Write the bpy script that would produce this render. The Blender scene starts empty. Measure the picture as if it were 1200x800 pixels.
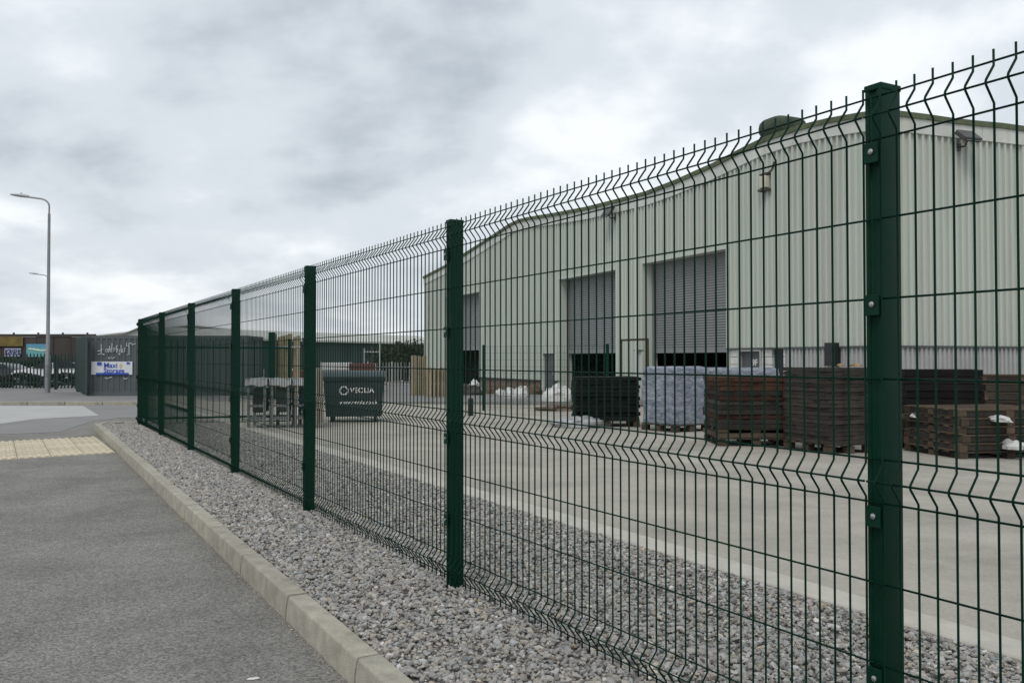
import bpy, bmesh, math, random
import numpy as np
from mathutils import Vector, Matrix, noise

random.seed(7)
rng = np.random.default_rng(11)
R = math.radians
sc = bpy.context.scene
COL = sc.collection

# ------------------------------------------------------------------ camera
EYE = 1.47
FPX, CX, CY, HOR = 1050.0, 600.0, 400.0, 421.0
PITCH = math.atan((HOR - CY) / FPX)
cam_d = bpy.data.cameras.new('camera')
cam = bpy.data.objects.new('camera', cam_d)
COL.objects.link(cam)
cam.location = (0, 0, EYE)
cam.rotation_euler = (R(90) + PITCH, 0, 0)
cam_d.sensor_width = 36.0
cam_d.lens = 36.0 * FPX / 1200.0
cam_d.clip_start = 0.05
cam_d.clip_end = 6000
sc.camera = cam

# ------------------------------------------------------------------ sky, sun, exposure
SUN_EL, SUN_AZ = R(52), R(200)          # azimuth clockwise from +Y
world = bpy.data.worlds.new('World')
sc.world = world
world.use_nodes = True
nt = world.node_tree
nt.nodes.clear()
N = nt.nodes.new
L = nt.links.new
w_out = N('ShaderNodeOutputWorld')
w_bg = N('ShaderNodeBackground')
w_bg.inputs['Strength'].default_value = 0.1
L(w_bg.outputs[0], w_out.inputs[0])
sky = N('ShaderNodeTexSky')
sky.sky_type = 'NISHITA'
sky.sun_disc = False
sky.sun_elevation = SUN_EL
sky.sun_rotation = SUN_AZ
sky.air_density = 1.6
sky.dust_density = 3.0
tc = N('ShaderNodeTexCoord')
sep = N('ShaderNodeSeparateXYZ')
L(tc.outputs['Generated'], sep.inputs[0])
zz = N('ShaderNodeMath'); zz.operation = 'MAXIMUM'; zz.inputs[1].default_value = 0.0
L(sep.outputs[2], zz.inputs[0])
za = N('ShaderNodeMath'); za.operation = 'ADD'; za.inputs[1].default_value = 0.34
L(zz.outputs[0], za.inputs[0])
dv = N('ShaderNodeVectorMath'); dv.operation = 'DIVIDE'
comb = N('ShaderNodeCombineXYZ')
for i in range(3):
    L(za.outputs[0], comb.inputs[i])
L(tc.outputs['Generated'], dv.inputs[0]); L(comb.outputs[0], dv.inputs[1])
mp = N('ShaderNodeMapping')
mp.inputs['Location'].default_value = (3.1, 0.35, 0)
mp.inputs['Scale'].default_value = (1.0, 1.0, 0.0)
L(dv.outputs[0], mp.inputs[0])
n1 = N('ShaderNodeTexNoise'); n1.inputs['Scale'].default_value = 1.2
n1.inputs['Detail'].default_value = 7; n1.inputs['Roughness'].default_value = 0.52
n1.inputs['Distortion'].default_value = 0.35
L(mp.outputs[0], n1.inputs[0])
n2 = N('ShaderNodeTexNoise'); n2.inputs['Scale'].default_value = 3.4
n2.inputs['Detail'].default_value = 6; n2.inputs['Roughness'].default_value = 0.5
L(mp.outputs[0], n2.inputs[0])
mixn = N('ShaderNodeMix'); mixn.data_type = 'FLOAT'; mixn.inputs[0].default_value = 0.36
L(n1.outputs[0], mixn.inputs[2]); L(n2.outputs[0], mixn.inputs[3])
ramp = N('ShaderNodeValToRGB')
cr = ramp.color_ramp
cr.interpolation = 'EASE'
cr.elements[0].position = 0.38; cr.elements[0].color = (0.79, 0.82, 0.845, 1)
cr.elements[1].position = 0.64; cr.elements[1].color = (0.37, 0.415, 0.465, 1)
e = cr.elements.new(0.50); e.color = (0.575, 0.622, 0.668, 1)
L(mixn.outputs[0], ramp.inputs[0])
cl = N('ShaderNodeMix'); cl.data_type = 'RGBA'; cl.blend_type = 'MULTIPLY'; cl.inputs[0].default_value = 1
cl.inputs[7].default_value = (9.6, 9.6, 9.6, 1)
L(ramp.outputs[0], cl.inputs[6])
skm = N('ShaderNodeMix'); skm.data_type = 'RGBA'; skm.inputs[0].default_value = 0.96
L(sky.outputs[0], skm.inputs[6]); L(cl.outputs[2], skm.inputs[7])
L(skm.outputs[2], w_bg.inputs[0])

sun_d = bpy.data.lights.new('sun', 'SUN')
sun = bpy.data.objects.new('sun', sun_d)
COL.objects.link(sun)
sun_d.energy = 0.9
sun_d.angle = R(25)
sun_d.color = (1.0, 0.95, 0.88)
sv = Vector((math.sin(SUN_AZ) * math.cos(SUN_EL), math.cos(SUN_AZ) * math.cos(SUN_EL), math.sin(SUN_EL)))
sun.rotation_euler = (-sv).to_track_quat('-Z', 'Y').to_euler()

sc.view_settings.view_transform = 'Standard'
sc.view_settings.look = 'None'
sc.view_settings.exposure = 0.40
sc.view_settings.gamma = 1.0
sc.view_settings.use_curve_mapping = False

# ------------------------------------------------------------------ helpers: where things stand
CAM = Vector((0, 0, EYE))
cp, sp = math.cos(PITCH), math.sin(PITCH)
def ray(x, y):
    a, b = (x - CX) / FPX, -(y - CY) / FPX
    return Vector((a, cp - sp * b, sp + cp * b))
def on_z(x, y, z):
    d = ray(x, y)
    return CAM + d * ((z - EYE) / d.z)
class Frame:
    """a straight line on the ground: s runs along it away from the camera, q is measured to its right"""
    def __init__(s, vp):
        s.a = math.atan((CX - vp) / FPX)
        s.u = Vector((-math.sin(s.a), math.cos(s.a), 0)); s.n = Vector((math.cos(s.a), math.sin(s.a), 0))
    def pt(s, ss, q, z=0.0):
        v = s.u * ss + s.n * q
        return Vector((v.x, v.y, z))
    def sq(s, p):
        return p.x * s.u.x + p.y * s.u.y, p.x * s.n.x + p.y * s.n.y
FE = Frame(15)          # the mesh fence
KE = Frame(27)          # the kerb
WA = Frame(130)         # the warehouse front
GRAVEL = 0.125
QF = 2.292              # fence
QE = 3.95               # yard edge
S_POST = [1.832 + 3.023 * i for i in range(-1, 7)]
S_END = S_POST[-1] + 0.45
SLOPE = 0.012
def yard_z(q):
    return 0.13 - SLOPE * (min(q, 18.0) - QE)
def on_yard(x, y):
    d = ray(x, y)
    dq = d.x * FE.n.x + d.y * FE.n.y
    t = (0.13 + SLOPE * QE - EYE) / (d.z + SLOPE * dq)
    p = CAM + d * t
    s, q = FE.sq(p)
    if q > 18:
        p = on_z(x, y, yard_z(18))
    return p
QW = 18.0 * math.cos(WA.a)
def on_wall(x, y, q=QW):
    d = ray(x, y)
    p = CAM + d * (q / (d.x * WA.n.x + d.y * WA.n.y))
    s, _ = WA.sq(p)
    return s, p.z

# ------------------------------------------------------------------ helpers: materials
def socket(nd, name):
    return nd.inputs[name]
MATS = {}
def mat(name, col, rough=0.7, var=0.12, scale=4.0, bump=0.0, bscale=60.0, metal=0.0, col2=None, dirt=None, dscale=1.5, damt=0.5,
        stretch=(1, 1, 1), spec=0.5, detail=6, attr=None, coat=0.0, objvar=0.0):
    if name in MATS:
        return MATS[name]
    m = bpy.data.materials.new(name)
    m.use_nodes = True
    t = m.node_tree
    b = t.nodes['Principled BSDF']
    b.inputs['Roughness'].default_value = rough
    b.inputs['Metallic'].default_value = metal
    b.inputs['Specular IOR Level'].default_value = spec
    b.inputs['Coat Weight'].default_value = coat
    n = t.nodes.new; l = t.links.new
    co = n('ShaderNodeTexCoord')
    mpn = n('ShaderNodeMapping'); mpn.inputs['Scale'].default_value = stretch
    l(co.outputs['Object'], mpn.inputs[0])
    nz = n('ShaderNodeTexNoise'); nz.inputs['Scale'].default_value = scale; nz.inputs['Detail'].default_value = detail
    nz.inputs['Roughness'].default_value = 0.62
    l(mpn.outputs[0], nz.inputs[0])
    rp = n('ShaderNodeValToRGB')
    c2 = col2 or tuple(min(1, c * (1 + var)) for c in col)
    c1 = col if col2 else tuple(c * (1 - var) for c in col)
    rp.color_ramp.elements[0].position = 0.32; rp.color_ramp.elements[1].position = 0.68
    rp.color_ramp.elements[0].color = (*c1, 1); rp.color_ramp.elements[1].color = (*c2, 1)
    l(nz.outputs[0], rp.inputs[0])
    cur = rp.outputs[0]
    if dirt:
        dz = n('ShaderNodeTexNoise'); dz.inputs['Scale'].default_value = dscale; dz.inputs['Detail'].default_value = 8
        dz.inputs['Roughness'].default_value = 0.7
        l(mpn.outputs[0], dz.inputs[0])
        dr = n('ShaderNodeValToRGB')
        dr.color_ramp.elements[0].position = 0.5; dr.color_ramp.elements[1].position = 0.72
        dr.color_ramp.elements[0].color = (0, 0, 0, 1); dr.color_ramp.elements[1].color = (damt, damt, damt, 1)
        l(dz.outputs[0], dr.inputs[0])
        mx = n('ShaderNodeMix'); mx.data_type = 'RGBA'
        l(dr.outputs[0], mx.inputs[0]); l(cur, mx.inputs[6]); mx.inputs[7].default_value = (*dirt, 1)
        cur = mx.outputs[2]
    if attr:
        at = n('ShaderNodeAttribute'); at.attribute_name = attr
        mx = n('ShaderNodeMix'); mx.data_type = 'RGBA'; mx.blend_type = 'MULTIPLY'; mx.inputs[0].default_value = 1
        l(cur, mx.inputs[6]); l(at.outputs['Color'], mx.inputs[7])
        cur = mx.outputs[2]
    if objvar:
        oi = n('ShaderNodeObjectInfo')
        mr = n('ShaderNodeMapRange'); mr.inputs[3].default_value = 1 - objvar; mr.inputs[4].default_value = 1 + objvar
        l(oi.outputs['Random'], mr.inputs[0])
        mx = n('ShaderNodeMix'); mx.data_type = 'RGBA'; mx.blend_type = 'MULTIPLY'; mx.inputs[0].default_value = 1
        l(cur, mx.inputs[6]); l(mr.outputs[0], mx.inputs[7])
        cur = mx.outputs[2]
    l(cur, b.inputs['Base Color'])
    if bump:
        bz = n('ShaderNodeTexNoise'); bz.inputs['Scale'].default_value = bscale; bz.inputs['Detail'].default_value = 5
        l(mpn.outputs[0], bz.inputs[0])
        bp = n('ShaderNodeBump'); bp.inputs['Strength'].default_value = bump; bp.inputs['Distance'].default_value = 0.02
        l(bz.outputs[0], bp.inputs['Height']); l(bp.outputs[0], b.inputs['Normal'])
    MATS[name] = m
    return m

# ------------------------------------------------------------------ helpers: meshes and objects
class MB:
    def __init__(s):
        s.v = []; s.f = []
    def box(s, c, d, rz=0.0, rx=0.0, top=1.0):
        """box at centre c, size d; top scales the upper face"""
        hx, hy, hz = d[0] / 2, d[1] / 2, d[2] / 2
        m = Matrix.Rotation(rz, 3, 'Z') @ Matrix.Rotation(rx, 3, 'X')
        k = len(s.v)
        for z in (-1, 1):
            t = top if z > 0 else 1.0
            for x, y in ((-1, -1), (1, -1), (1, 1), (-1, 1)):
                s.v.append(tuple(m @ Vector((x * hx * t, y * hy * t, z * hz)) + Vector(c)))
        s.f += [(k, k + 3, k + 2, k + 1), (k + 4, k + 5, k + 6, k + 7), (k, k + 1, k + 5, k + 4), (k + 1, k + 2, k + 6, k + 5),
                (k + 2, k + 3, k + 7, k + 6), (k + 3, k, k + 4, k + 7)]
        return s
    def tube(s, pts, r, n=6, cap=True):
        pts = [Vector(p) for p in pts]
        k = len(s.v)
        rs = r if isinstance(r, (list, tuple)) else [r] * len(pts)
        for i, p in enumerate(pts):
            a = pts[max(i - 1, 0)]; b = pts[min(i + 1, len(pts) - 1)]
            d = (b - a).normalized()
            ref = Vector((0, 1, 0)) if abs(d.y) < 0.9 else Vector((1, 0, 0))
            e1 = d.cross(ref).normalized(); e2 = d.cross(e1)
            for j in range(n):
                w = 2 * math.pi * j / n
                s.v.append(tuple(p + (e1 * math.cos(w) + e2 * math.sin(w)) * rs[i]))
        for i in range(len(pts) - 1):
            for j in range(n):
                j2 = (j + 1) % n
                s.f.append((k + i * n + j, k + i * n + j2, k + (i + 1) * n + j2, k + (i + 1) * n + j))
        if cap:
            s.f.append(tuple(k + j for j in range(n)))
            s.f.append(tuple(k + (len(pts) - 1) * n + j for j in reversed(range(n))))
        return s
    def prism(s, poly, z0, z1):
        """poly: xy outline, extruded"""
        k = len(s.v); n = len(poly)
        s.v += [(x, y, z0) for x, y in poly] + [(x, y, z1) for x, y in poly]
        s.f += [tuple(k + i for i in reversed(range(n))), tuple(k + n + i for i in range(n))]
        s.f += [(k + i, k + (i + 1) % n, k + n + (i + 1) % n, k + n + i) for i in range(n)]
        return s
    def loft(s, rings, close=True, cap=True):
        k = len(s.v); n = len(rings[0])
        for r_ in rings:
            s.v += [tuple(p) for p in r_]
        for i in range(len(rings) - 1):
            for j in range(n if close else n - 1):
                j2 = (j + 1) % n
                s.f.append((k + i * n + j, k + i * n + j2, k + (i + 1) * n + j2, k + (i + 1) * n + j))
        if cap and close:
            s.f.append(tuple(k + j for j in reversed(range(n))))
            s.f.append(tuple(k + (len(rings) - 1) * n + j for j in range(n)))
        return s
    def quad(s, a, b, c, d):
        k = len(s.v)
        s.v += [tuple(a), tuple(b), tuple(c), tuple(d)]
        s.f.append((k, k + 1, k + 2, k + 3))
        return s
    def mesh(s, name, m, smooth=False, bevel=0.0, segs=1):
        me = bpy.data.meshes.new(name)
        me.from_pydata(s.v, [], s.f)
        bm = bmesh.new(); bm.from_mesh(me)
        bmesh.ops.recalc_face_normals(bm, faces=bm.faces)
        if bevel:
            bmesh.ops.bevel(bm, geom=list(bm.edges), offset=bevel, segments=segs, profile=0.6, affect='EDGES')
        bm.to_mesh(me); bm.free()
        if smooth:
            me.polygons.foreach_set('use_smooth', [True] * len(me.polygons))
            if smooth != 'all':
                try:
                    me.set_sharp_from_angle(angle=R(40))
                except Exception:
                    pass
        me.materials.append(m)
        return me
    def build(s, name, m, parent=None, loc=(0, 0, 0), rz=0.0, smooth=False, bevel=0.0, segs=1):
        return add(name, s.mesh(name, m, smooth, bevel, segs), parent, loc, rz)
def add(name, me, parent=None, loc=(0, 0, 0), rz=0.0):
    o = bpy.data.objects.new(name, me)
    COL.objects.link(o)
    o.parent = parent
    o.location = loc
    o.rotation_euler = (0, 0, rz)
    return o
def tag(o, label=None, cat=None, group=None, kind=None):
    if label: o['label'] = label
    if cat: o['category'] = cat
    if group: o['group'] = group
    if kind: o['kind'] = kind
    return o
def thing(name, label, cat, loc=(0, 0, 0), rz=0.0, group=None):
    return tag(add(name, None, None, loc, rz), label, cat, group)
def copy_tree(o, parent=None):
    c = o.copy(); COL.objects.link(c); c.parent = parent
    for ch in list(o.children):
        copy_tree(ch, c)
    return c
def text_mesh(body, size, m, bold=0.0, extrude=0.002):
    cu = bpy.data.curves.new('lettering', 'FONT')
    cu.body = body; cu.size = size; cu.align_x = 'CENTER'; cu.align_y = 'CENTER'; cu.offset = bold; cu.extrude = extrude
    o = bpy.data.objects.new('lettering_tmp', cu)
    COL.objects.link(o)
    dg = bpy.context.evaluated_depsgraph_get()
    me = bpy.data.meshes.new_from_object(o.evaluated_get(dg))
    bpy.data.objects.remove(o); bpy.data.curves.remove(cu)
    me.materials.clear(); me.materials.append(m)
    return me
def smooth_noise(p, sc_=1.0):
    return noise.noise(Vector(p) * sc_)

# ------------------------------------------------------------------ materials
GREEN = mat('green powder coat', (0.0006, 0.0275, 0.0150), 0.46, 0.12, 3.0, spec=0.13, bump=0.03, bscale=400, dirt=(0.012, 0.040, 0.027), dscale=5, damt=0.5)
WIRE = mat('green coated wire', (0.0008, 0.0235, 0.0138), 0.5, 0.10, 8.0, spec=0.10)
STEEL = mat('bright bolt steel', (0.42, 0.42, 0.42), 0.45, 0.1, 30, metal=1.0)
ASPH = mat('worn asphalt', (0.222, 0.214, 0.195), 0.95, 0.15, 1.2, bump=0.9, bscale=75, spec=0.25, dirt=(0.282, 0.272, 0.247), dscale=0.55, damt=0.55)
def asphalt_extra(m, amt=0.5, sc1=110, lo=0.55, hi=1.6):
    t = m.node_tree; b = t.nodes['Principled BSDF']
    src = b.inputs['Base Color'].links[0].from_socket
    co = t.nodes.new('ShaderNodeTexCoord')
    v = t.nodes.new('ShaderNodeTexVoronoi'); v.inputs['Scale'].default_value = sc1
    t.links.new(co.outputs['Object'], v.inputs['Vector'])
    sp_ = t.nodes.new('ShaderNodeSeparateColor')
    t.links.new(v.outputs['Color'], sp_.inputs[0])
    mr = t.nodes.new('ShaderNodeMapRange'); mr.inputs[3].default_value = lo; mr.inputs[4].default_value = hi
    t.links.new(sp_.outputs[0], mr.inputs[0])
    mx = t.nodes.new('ShaderNodeMix'); mx.data_type = 'RGBA'; mx.blend_type = 'MULTIPLY'; mx.inputs[0].default_value = amt
    t.links.new(src, mx.inputs[6]); t.links.new(mr.outputs[0], mx.inputs[7])
    wz = t.nodes.new('ShaderNodeTexNoise'); wz.inputs['Scale'].default_value = 0.9; wz.inputs['Detail'].default_value = 9; wz.inputs['Roughness'].default_value = 0.68
    t.links.new(co.outputs['Object'], wz.inputs[0])
    wr = t.nodes.new('ShaderNodeMapRange'); wr.inputs[1].default_value = 0.3; wr.inputs[2].default_value = 0.7; wr.inputs[3].default_value = 0.80; wr.inputs[4].default_value = 1.17
    t.links.new(wz.outputs[0], wr.inputs[0])
    m2 = t.nodes.new('ShaderNodeMix'); m2.data_type = 'RGBA'; m2.blend_type = 'MULTIPLY'; m2.inputs[0].default_value = 1
    t.links.new(mx.outputs[2], m2.inputs[6]); t.links.new(wr.outputs[0], m2.inputs[7])
    t.links.new(m2.outputs[2], b.inputs['Base Color'])
asphalt_extra(ASPH, 0.7, 85, 0.45, 1.6)
ROAD2 = mat('smooth dark asphalt', (0.215, 0.213, 0.208), 0.9, 0.1, 0.8, bump=0.4, bscale=60)
PALE_ROAD = mat('pale concrete road', (0.40, 0.40, 0.385), 0.9, 0.08, 1.0, bump=0.2, bscale=50)
CONC = mat('yard concrete', (0.345, 0.322, 0.274), 0.88, 0.10, 0.7, bump=0.22, bscale=35, dirt=(0.215, 0.20, 0.168), dscale=0.4, damt=0.8)
asphalt_extra(CONC, 0.25, 60, 0.7, 1.3)
EDGE = mat('pale concrete edging', (0.44, 0.42, 0.365), 0.9, 0.12, 5, bump=0.2, bscale=70)
KERB = mat('weathered kerb concrete', (0.375, 0.350, 0.285), 0.92, 0.2, 9.0, bump=0.5, bscale=140, dirt=(0.185, 0.175, 0.135), dscale=3.5, damt=0.55, objvar=0.08)
STONE = mat('gravel stone', (0.335, 0.321, 0.297), 0.9, 0.18, 30, bump=0.2, bscale=200, attr='tint')
BED = mat('gravel bed', (0.20, 0.19, 0.18), 0.95, 0.35, 45, bump=1.0, bscale=70)
TACT = mat('buff tactile paving', (0.54, 0.475, 0.345), 0.9, 0.1, 4.0, dirt=(0.47, 0.42, 0.33), dscale=1.2, damt=0.6, objvar=0.09)
CLAD = mat('pale green cladding', (0.505, 0.545, 0.488), 0.55, 0.05, 0.6, dirt=(0.385, 0.40, 0.335), dscale=2.2, damt=0.55, stretch=(1, 1, 0.07), objvar=0.025)
CLADF = mat('pale fascia metal', (0.60, 0.62, 0.575), 0.6, 0.08, 1.5, dirt=(0.36, 0.38, 0.29), dscale=1.4, damt=0.7, stretch=(1, 1, 0.4))
MOSS = mat('mossy roof trim', (0.10, 0.125, 0.07), 0.9, 0.3, 3, bump=0.3, bscale=30)
SHUT = mat('grey shutter steel', (0.225, 0.238, 0.238), 0.5, 0.08, 2.0, metal=0.15, stretch=(1, 1, 0.2))
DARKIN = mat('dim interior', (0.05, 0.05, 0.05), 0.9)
BRICK = mat('brown brick plinth', (0.17, 0.125, 0.10), 0.9, 0.3, 6, bump=0.4, bscale=25)
LOWER = mat('light ribbed sheet', (0.40, 0.405, 0.40), 0.6, 0.09, 2, dirt=(0.33, 0.33, 0.32), dscale=1.2, damt=0.5)
BLOCK = mat('white painted blockwork', (0.60, 0.60, 0.58), 0.85, 0.1, 3, objvar=0.06)
DOORM = mat('dark grey door paint', (0.085, 0.092, 0.095), 0.5, 0.1, 3)
GLASS = mat('dark window glass', (0.03, 0.035, 0.04), 0.15, 0.1, 1)
WHITE = mat('white paint', (0.72, 0.72, 0.70), 0.55, 0.05, 4)
CREAM = mat('aged cream plastic', (0.55, 0.52, 0.42), 0.6, 0.12, 6)
LAMPG = mat('galvanised lamp steel', (0.24, 0.25, 0.26), 0.5, 0.1, 2, metal=0.3)
GALV = mat('galvanised steel', (0.45, 0.46, 0.455), 0.5, 0.12, 6, metal=0.4)
BLACKP = mat('black plastic', (0.016, 0.017, 0.018), 0.5, 0.2, 5)
RUST = mat('rusty brown steel', (0.075, 0.056, 0.042), 0.85, 0.3, 8)

# ------------------------------------------------------------------ ground
def sheet(name, pts, m, kind='structure', z=None):
    mb = MB()
    mb.v = [(p[0], p[1], p[2] if z is None else z) for p in pts]
    mb.f = [tuple(range(len(pts)))]
    o = mb.build(name, m)
    for p in o.data.polygons:
        if p.normal.z < 0:
            p.flip()
    return tag(o, kind=kind)
FAR_M = mat('distant ground', (0.13, 0.135, 0.11), 0.95, 0.2, 0.02)
sheet('ground', [(-3000, -3000), (3000, -3000), (3000, 3000), (-3000, 3000)], FAR_M, z=-0.5)
def strip_poly(fr, s0, s1, q0, q1, z):
    return [fr.pt(s0, q0, z), fr.pt(s0, q1, z), fr.pt(s1, q1, z), fr.pt(s1, q0, z)]
sheet('asphalt_path', strip_poly(FE, -12, 300, -220, QE + 0.26, 0.0), ASPH)
mb = MB()
yq = [QE + 0.2, 9, 18.0, 260.0]
for a, b in zip(yq[:-1], yq[1:]):
    mb.quad(FE.pt(-25, a, yard_z(a)), FE.pt(-25, b, yard_z(b)), FE.pt(300, b, yard_z(b)), FE.pt(300, a, yard_z(a)))
yard = tag(mb.build('concrete_yard', CONC), kind='structure')

# the far side road, its pale patch and the pavement behind it
sheet('side_road', [on_z(-420, 474.5, 0.004), on_z(330, 474.5, 0.004), on_z(330, 486, 0.004), on_z(140, 489, 0.004), on_z(105, 494, 0.004),
                    on_z(70, 506, 0.004), on_z(-200, 516, 0.004), on_z(-420, 520, 0.004)], ROAD2)
sheet('pale_road_patch', [on_z(-420, 474.8, 0.008), on_z(97, 475.2, 0.008), on_z(116, 486.6, 0.008), on_z(75, 489.0, 0.008),
                          on_z(40, 491, 0.008), on_z(0, 496.5, 0.008), on_z(-120, 512, 0.008), on_z(-420, 516, 0.008)], PALE_ROAD)
pd = 28.75
mb = MB().box((-15, pd + 10.1, 0.055), (60, 20, 0.11))
tag(mb.build('far_pavement', mat('far pavement asphalt', (0.205, 0.20, 0.195), 0.92, 0.12, 0.7, bump=0.4, bscale=40)), kind='structure')
fk = tag(add('far_kerb', None, None, (0, pd, 0)), kind='structure')
ks = MB().box((0, 0, 0.0), (1.185, 0.13, 0.25)).mesh('kerb_stone', KERB, bevel=0.012)
for i in range(16):
    add('kerb_stone', ks, fk, (-24.5 + i * 1.2, 0, 0))

# kerb beside the path
kerb = tag(add('kerb', None, None, (0, 0, 0)), kind='structure')
def kerb_mesh(length):
    q0, q1, zt, zb = 0.0, 0.118, 0.137, -0.12
    prof = [(q0 - 0.012, zb), (q0 - 0.004, 0.06)]
    for a in range(0, 5):
        w = math.pi - a * math.pi / 8
        prof.append((q0 + 0.020 + 0.016 * math.cos(w), zt - 0.016 + 0.016 * math.sin(w)))
    prof += [(q1 - 0.006, zt), (q1, zt - 0.006), (q1, zb)]
    rings = []
    for y in (0.0, 0.010, length - 0.010, length):
        ins = 0.004 if y in (0.0, length) else 0.0
        rings.append([Vector((q + (ins if q < 0.05 else -ins), y, z - (ins if z > 0.1 else 0))) for q, z in prof])
    mb = MB(); mb.loft(rings)
    return mb.mesh('kerb_stone', KERB, smooth=True)
KQ0 = 1.322
km = kerb_mesh(1.179)
s = 0.30
k_end = 20.05
while s < k_end - 0.4:
    p = KE.pt(s, KQ0 + random.uniform(-0.003, 0.003), random.uniform(-0.003, 0.003))
    add('kerb_stone', km, kerb, p, KE.a + random.uniform(-0.0015, 0.0015))
    s += 1.2
K_END = s
# rounded end: three short radius stones that turn to the right and sink flush
pe = KE.pt(K_END, KQ0)
kend = kerb_mesh(0.55)
ang, p = KE.a, pe.copy()
for i in range(4):
    ang -= R(21)
    add('kerb_stone', kend, kerb, (p.x, p.y, -0.022 * (i + 1)), ang)
    p += Vector((-math.sin(ang), math.cos(ang), 0)) * 0.552
# yard edging
edging = tag(add('yard_edging', None, None, (0, 0, 0)), kind='structure')
em = MB().box((0.125, 0.745, -0.05), (0.25, 1.486, 0.372)).mesh('edging_stone', EDGE, bevel=0.008)
for i in range(17):
    add('edging_stone', em, edging, FE.pt(-1.2 + i * 1.5, QE, 0.0), FE.a)

# gravel bed and stones
g_end = S_END
bedpoly = [KE.pt(0.3, KQ0 + 0.115), KE.pt(K_END + 0.2, KQ0 + 0.115), FE.pt(g_end, 1.9), FE.pt(g_end, QE), FE.pt(-1.2, QE), FE.pt(-1.2, 1.5)]
mb = MB().prism([(p.x, p.y) for p in bedpoly], -0.1, GRAVEL - 0.018)
tag(mb.build('gravel_bed', BED), kind='structure')

def icosa():
    bm = bmesh.new(); bmesh.ops.create_icosphere(bm, subdivisions=1, radius=1.0)
    v = np.array([x.co[:] for x in bm.verts]); f = np.array([[q.index for q in fa.verts] for fa in bm.faces]); bm.free()
    return v, f
ICV, ICF = icosa()
OCV = np.array([(1, 0, 0), (-1, 0, 0), (0, 1, 0), (0, -1, 0), (0, 0, 1), (0.1, 0.1, -1)], float)
OCF = np.array([(0, 2, 4), (2, 1, 4), (1, 3, 4), (3, 0, 4), (2, 0, 5), (1, 2, 5), (3, 1, 5), (0, 3, 5)])
un, uu = np.array(FE.n)[:2], np.array(FE.u)[:2]
kn, ku = np.array(KE.n)[:2], np.array(KE.u)[:2]
def stones(n, s0, s1, q0, q1, rad, base, z0, zspread, keep=None):
    ss = rng.uniform(s0, s1, n); qq = rng.uniform(q0, q1, n)
    xy = ss[:, None] * uu + qq[:, None] * un
    kq = xy @ kn
    ok = kq > KQ0 + 0.125
    if keep is not None:
        ok &= keep(ss, qq)
    xy = xy[ok]; n = len(xy)
    V, F = base
    r = rad * np.clip(rng.lognormal(0, 0.34, n), 0.45, 1.9)
    axes = rng.uniform(0.62, 1.25, (n, 3)); axes[:, 2] *= 0.66
    vv = V[None] * (1 + rng.uniform(-0.42, 0.34, (n, len(V), 1)))
    vv = vv * axes[:, None] * r[:, None, None]
    th = rng.uniform(0, 2 * np.pi, n); ph = rng.normal(0, 0.45, n)
    c, s_ = np.cos(ph), np.sin(ph)
    y = vv[:, :, 1] * c[:, None] - vv[:, :, 2] * s_[:, None]; z = vv[:, :, 1] * s_[:, None] + vv[:, :, 2] * c[:, None]
    x = vv[:, :, 0]
    c, s_ = np.cos(th), np.sin(th)
    X = x * c[:, None] - y * s_[:, None] + xy[:, 0:1]; Y = x * s_[:, None] + y * c[:, None] + xy[:, 1:2]
    z = z + z0 + rng.uniform(0, zspread, n)[:, None]
    vs = np.stack([X, Y, z], -1)
    base_t = rng.normal(0.97, 0.17, n)
    pale = rng.random(n) < 0.06
    base_t[pale] *= 1.5
    hue = rng.normal(0, 0.035, n)
    tint = np.stack([base_t * (1 + hue), base_t, base_t * (1 - hue * 1.2)], -1)
    warm = rng.random(n) < 0.04
    tint[warm] *= np.array([1.10, 1.0, 0.86])
    return vs, np.clip(tint, 0.35, 2.2), F
def stone_object(name, sets):
    vs, fs, ts, k = [], [], [], 0
    for v, t, F in sets:
        n, m = v.shape[:2]
        vs.append(v.reshape(-1, 3)); ts.append(np.repeat(t, m, 0))
        fs.append((F[None] + (np.arange(n) * m)[:, None, None] + k).reshape(-1, 3)); k += n * m
    vs = np.concatenate(vs); fs = np.concatenate(fs); ts = np.concatenate(ts)
    me = bpy.data.meshes.new(name)
    me.vertices.add(len(vs)); me.vertices.foreach_set('co', vs.astype(np.float32).ravel())
    me.loops.add(fs.size); me.loops.foreach_set('vertex_index', fs.astype(np.int32).ravel())
    me.polygons.add(len(fs)); me.polygons.foreach_set('loop_start', np.arange(0, fs.size, 3, dtype=np.int32))
    me.update(calc_edges=True)
    me.shade_flat()
    ca = me.color_attributes.new('tint', 'FLOAT_COLOR', 'POINT')
    ca.data.foreach_set('color', np.concatenate([ts, np.ones((len(ts), 1))], 1).astype(np.float32).ravel())
    me.materials.append(STONE)
    return add(name, me)
ico, octa = (ICV, ICF), (OCV, OCF)
sets = [stones(40000, 0.2, 5.2, 0.9, QE - 0.01, 0.0122, ico, GRAVEL - 0.015, 0.022),
        stones(31000, 5.2, 9.5, 0.9, QE - 0.01, 0.0132, ico, GRAVEL - 0.013, 0.020),
        stones(72000, 9.5, g_end - 0.03, 0.9, QE - 0.01, 0.0165, octa, GRAVEL - 0.012, 0.018)]
gravel = stone_object('gravel', sets)
tag(gravel, 'grey crushed stone gravel strip along both sides of the mesh fence', 'gravel', kind='stuff')
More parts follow.
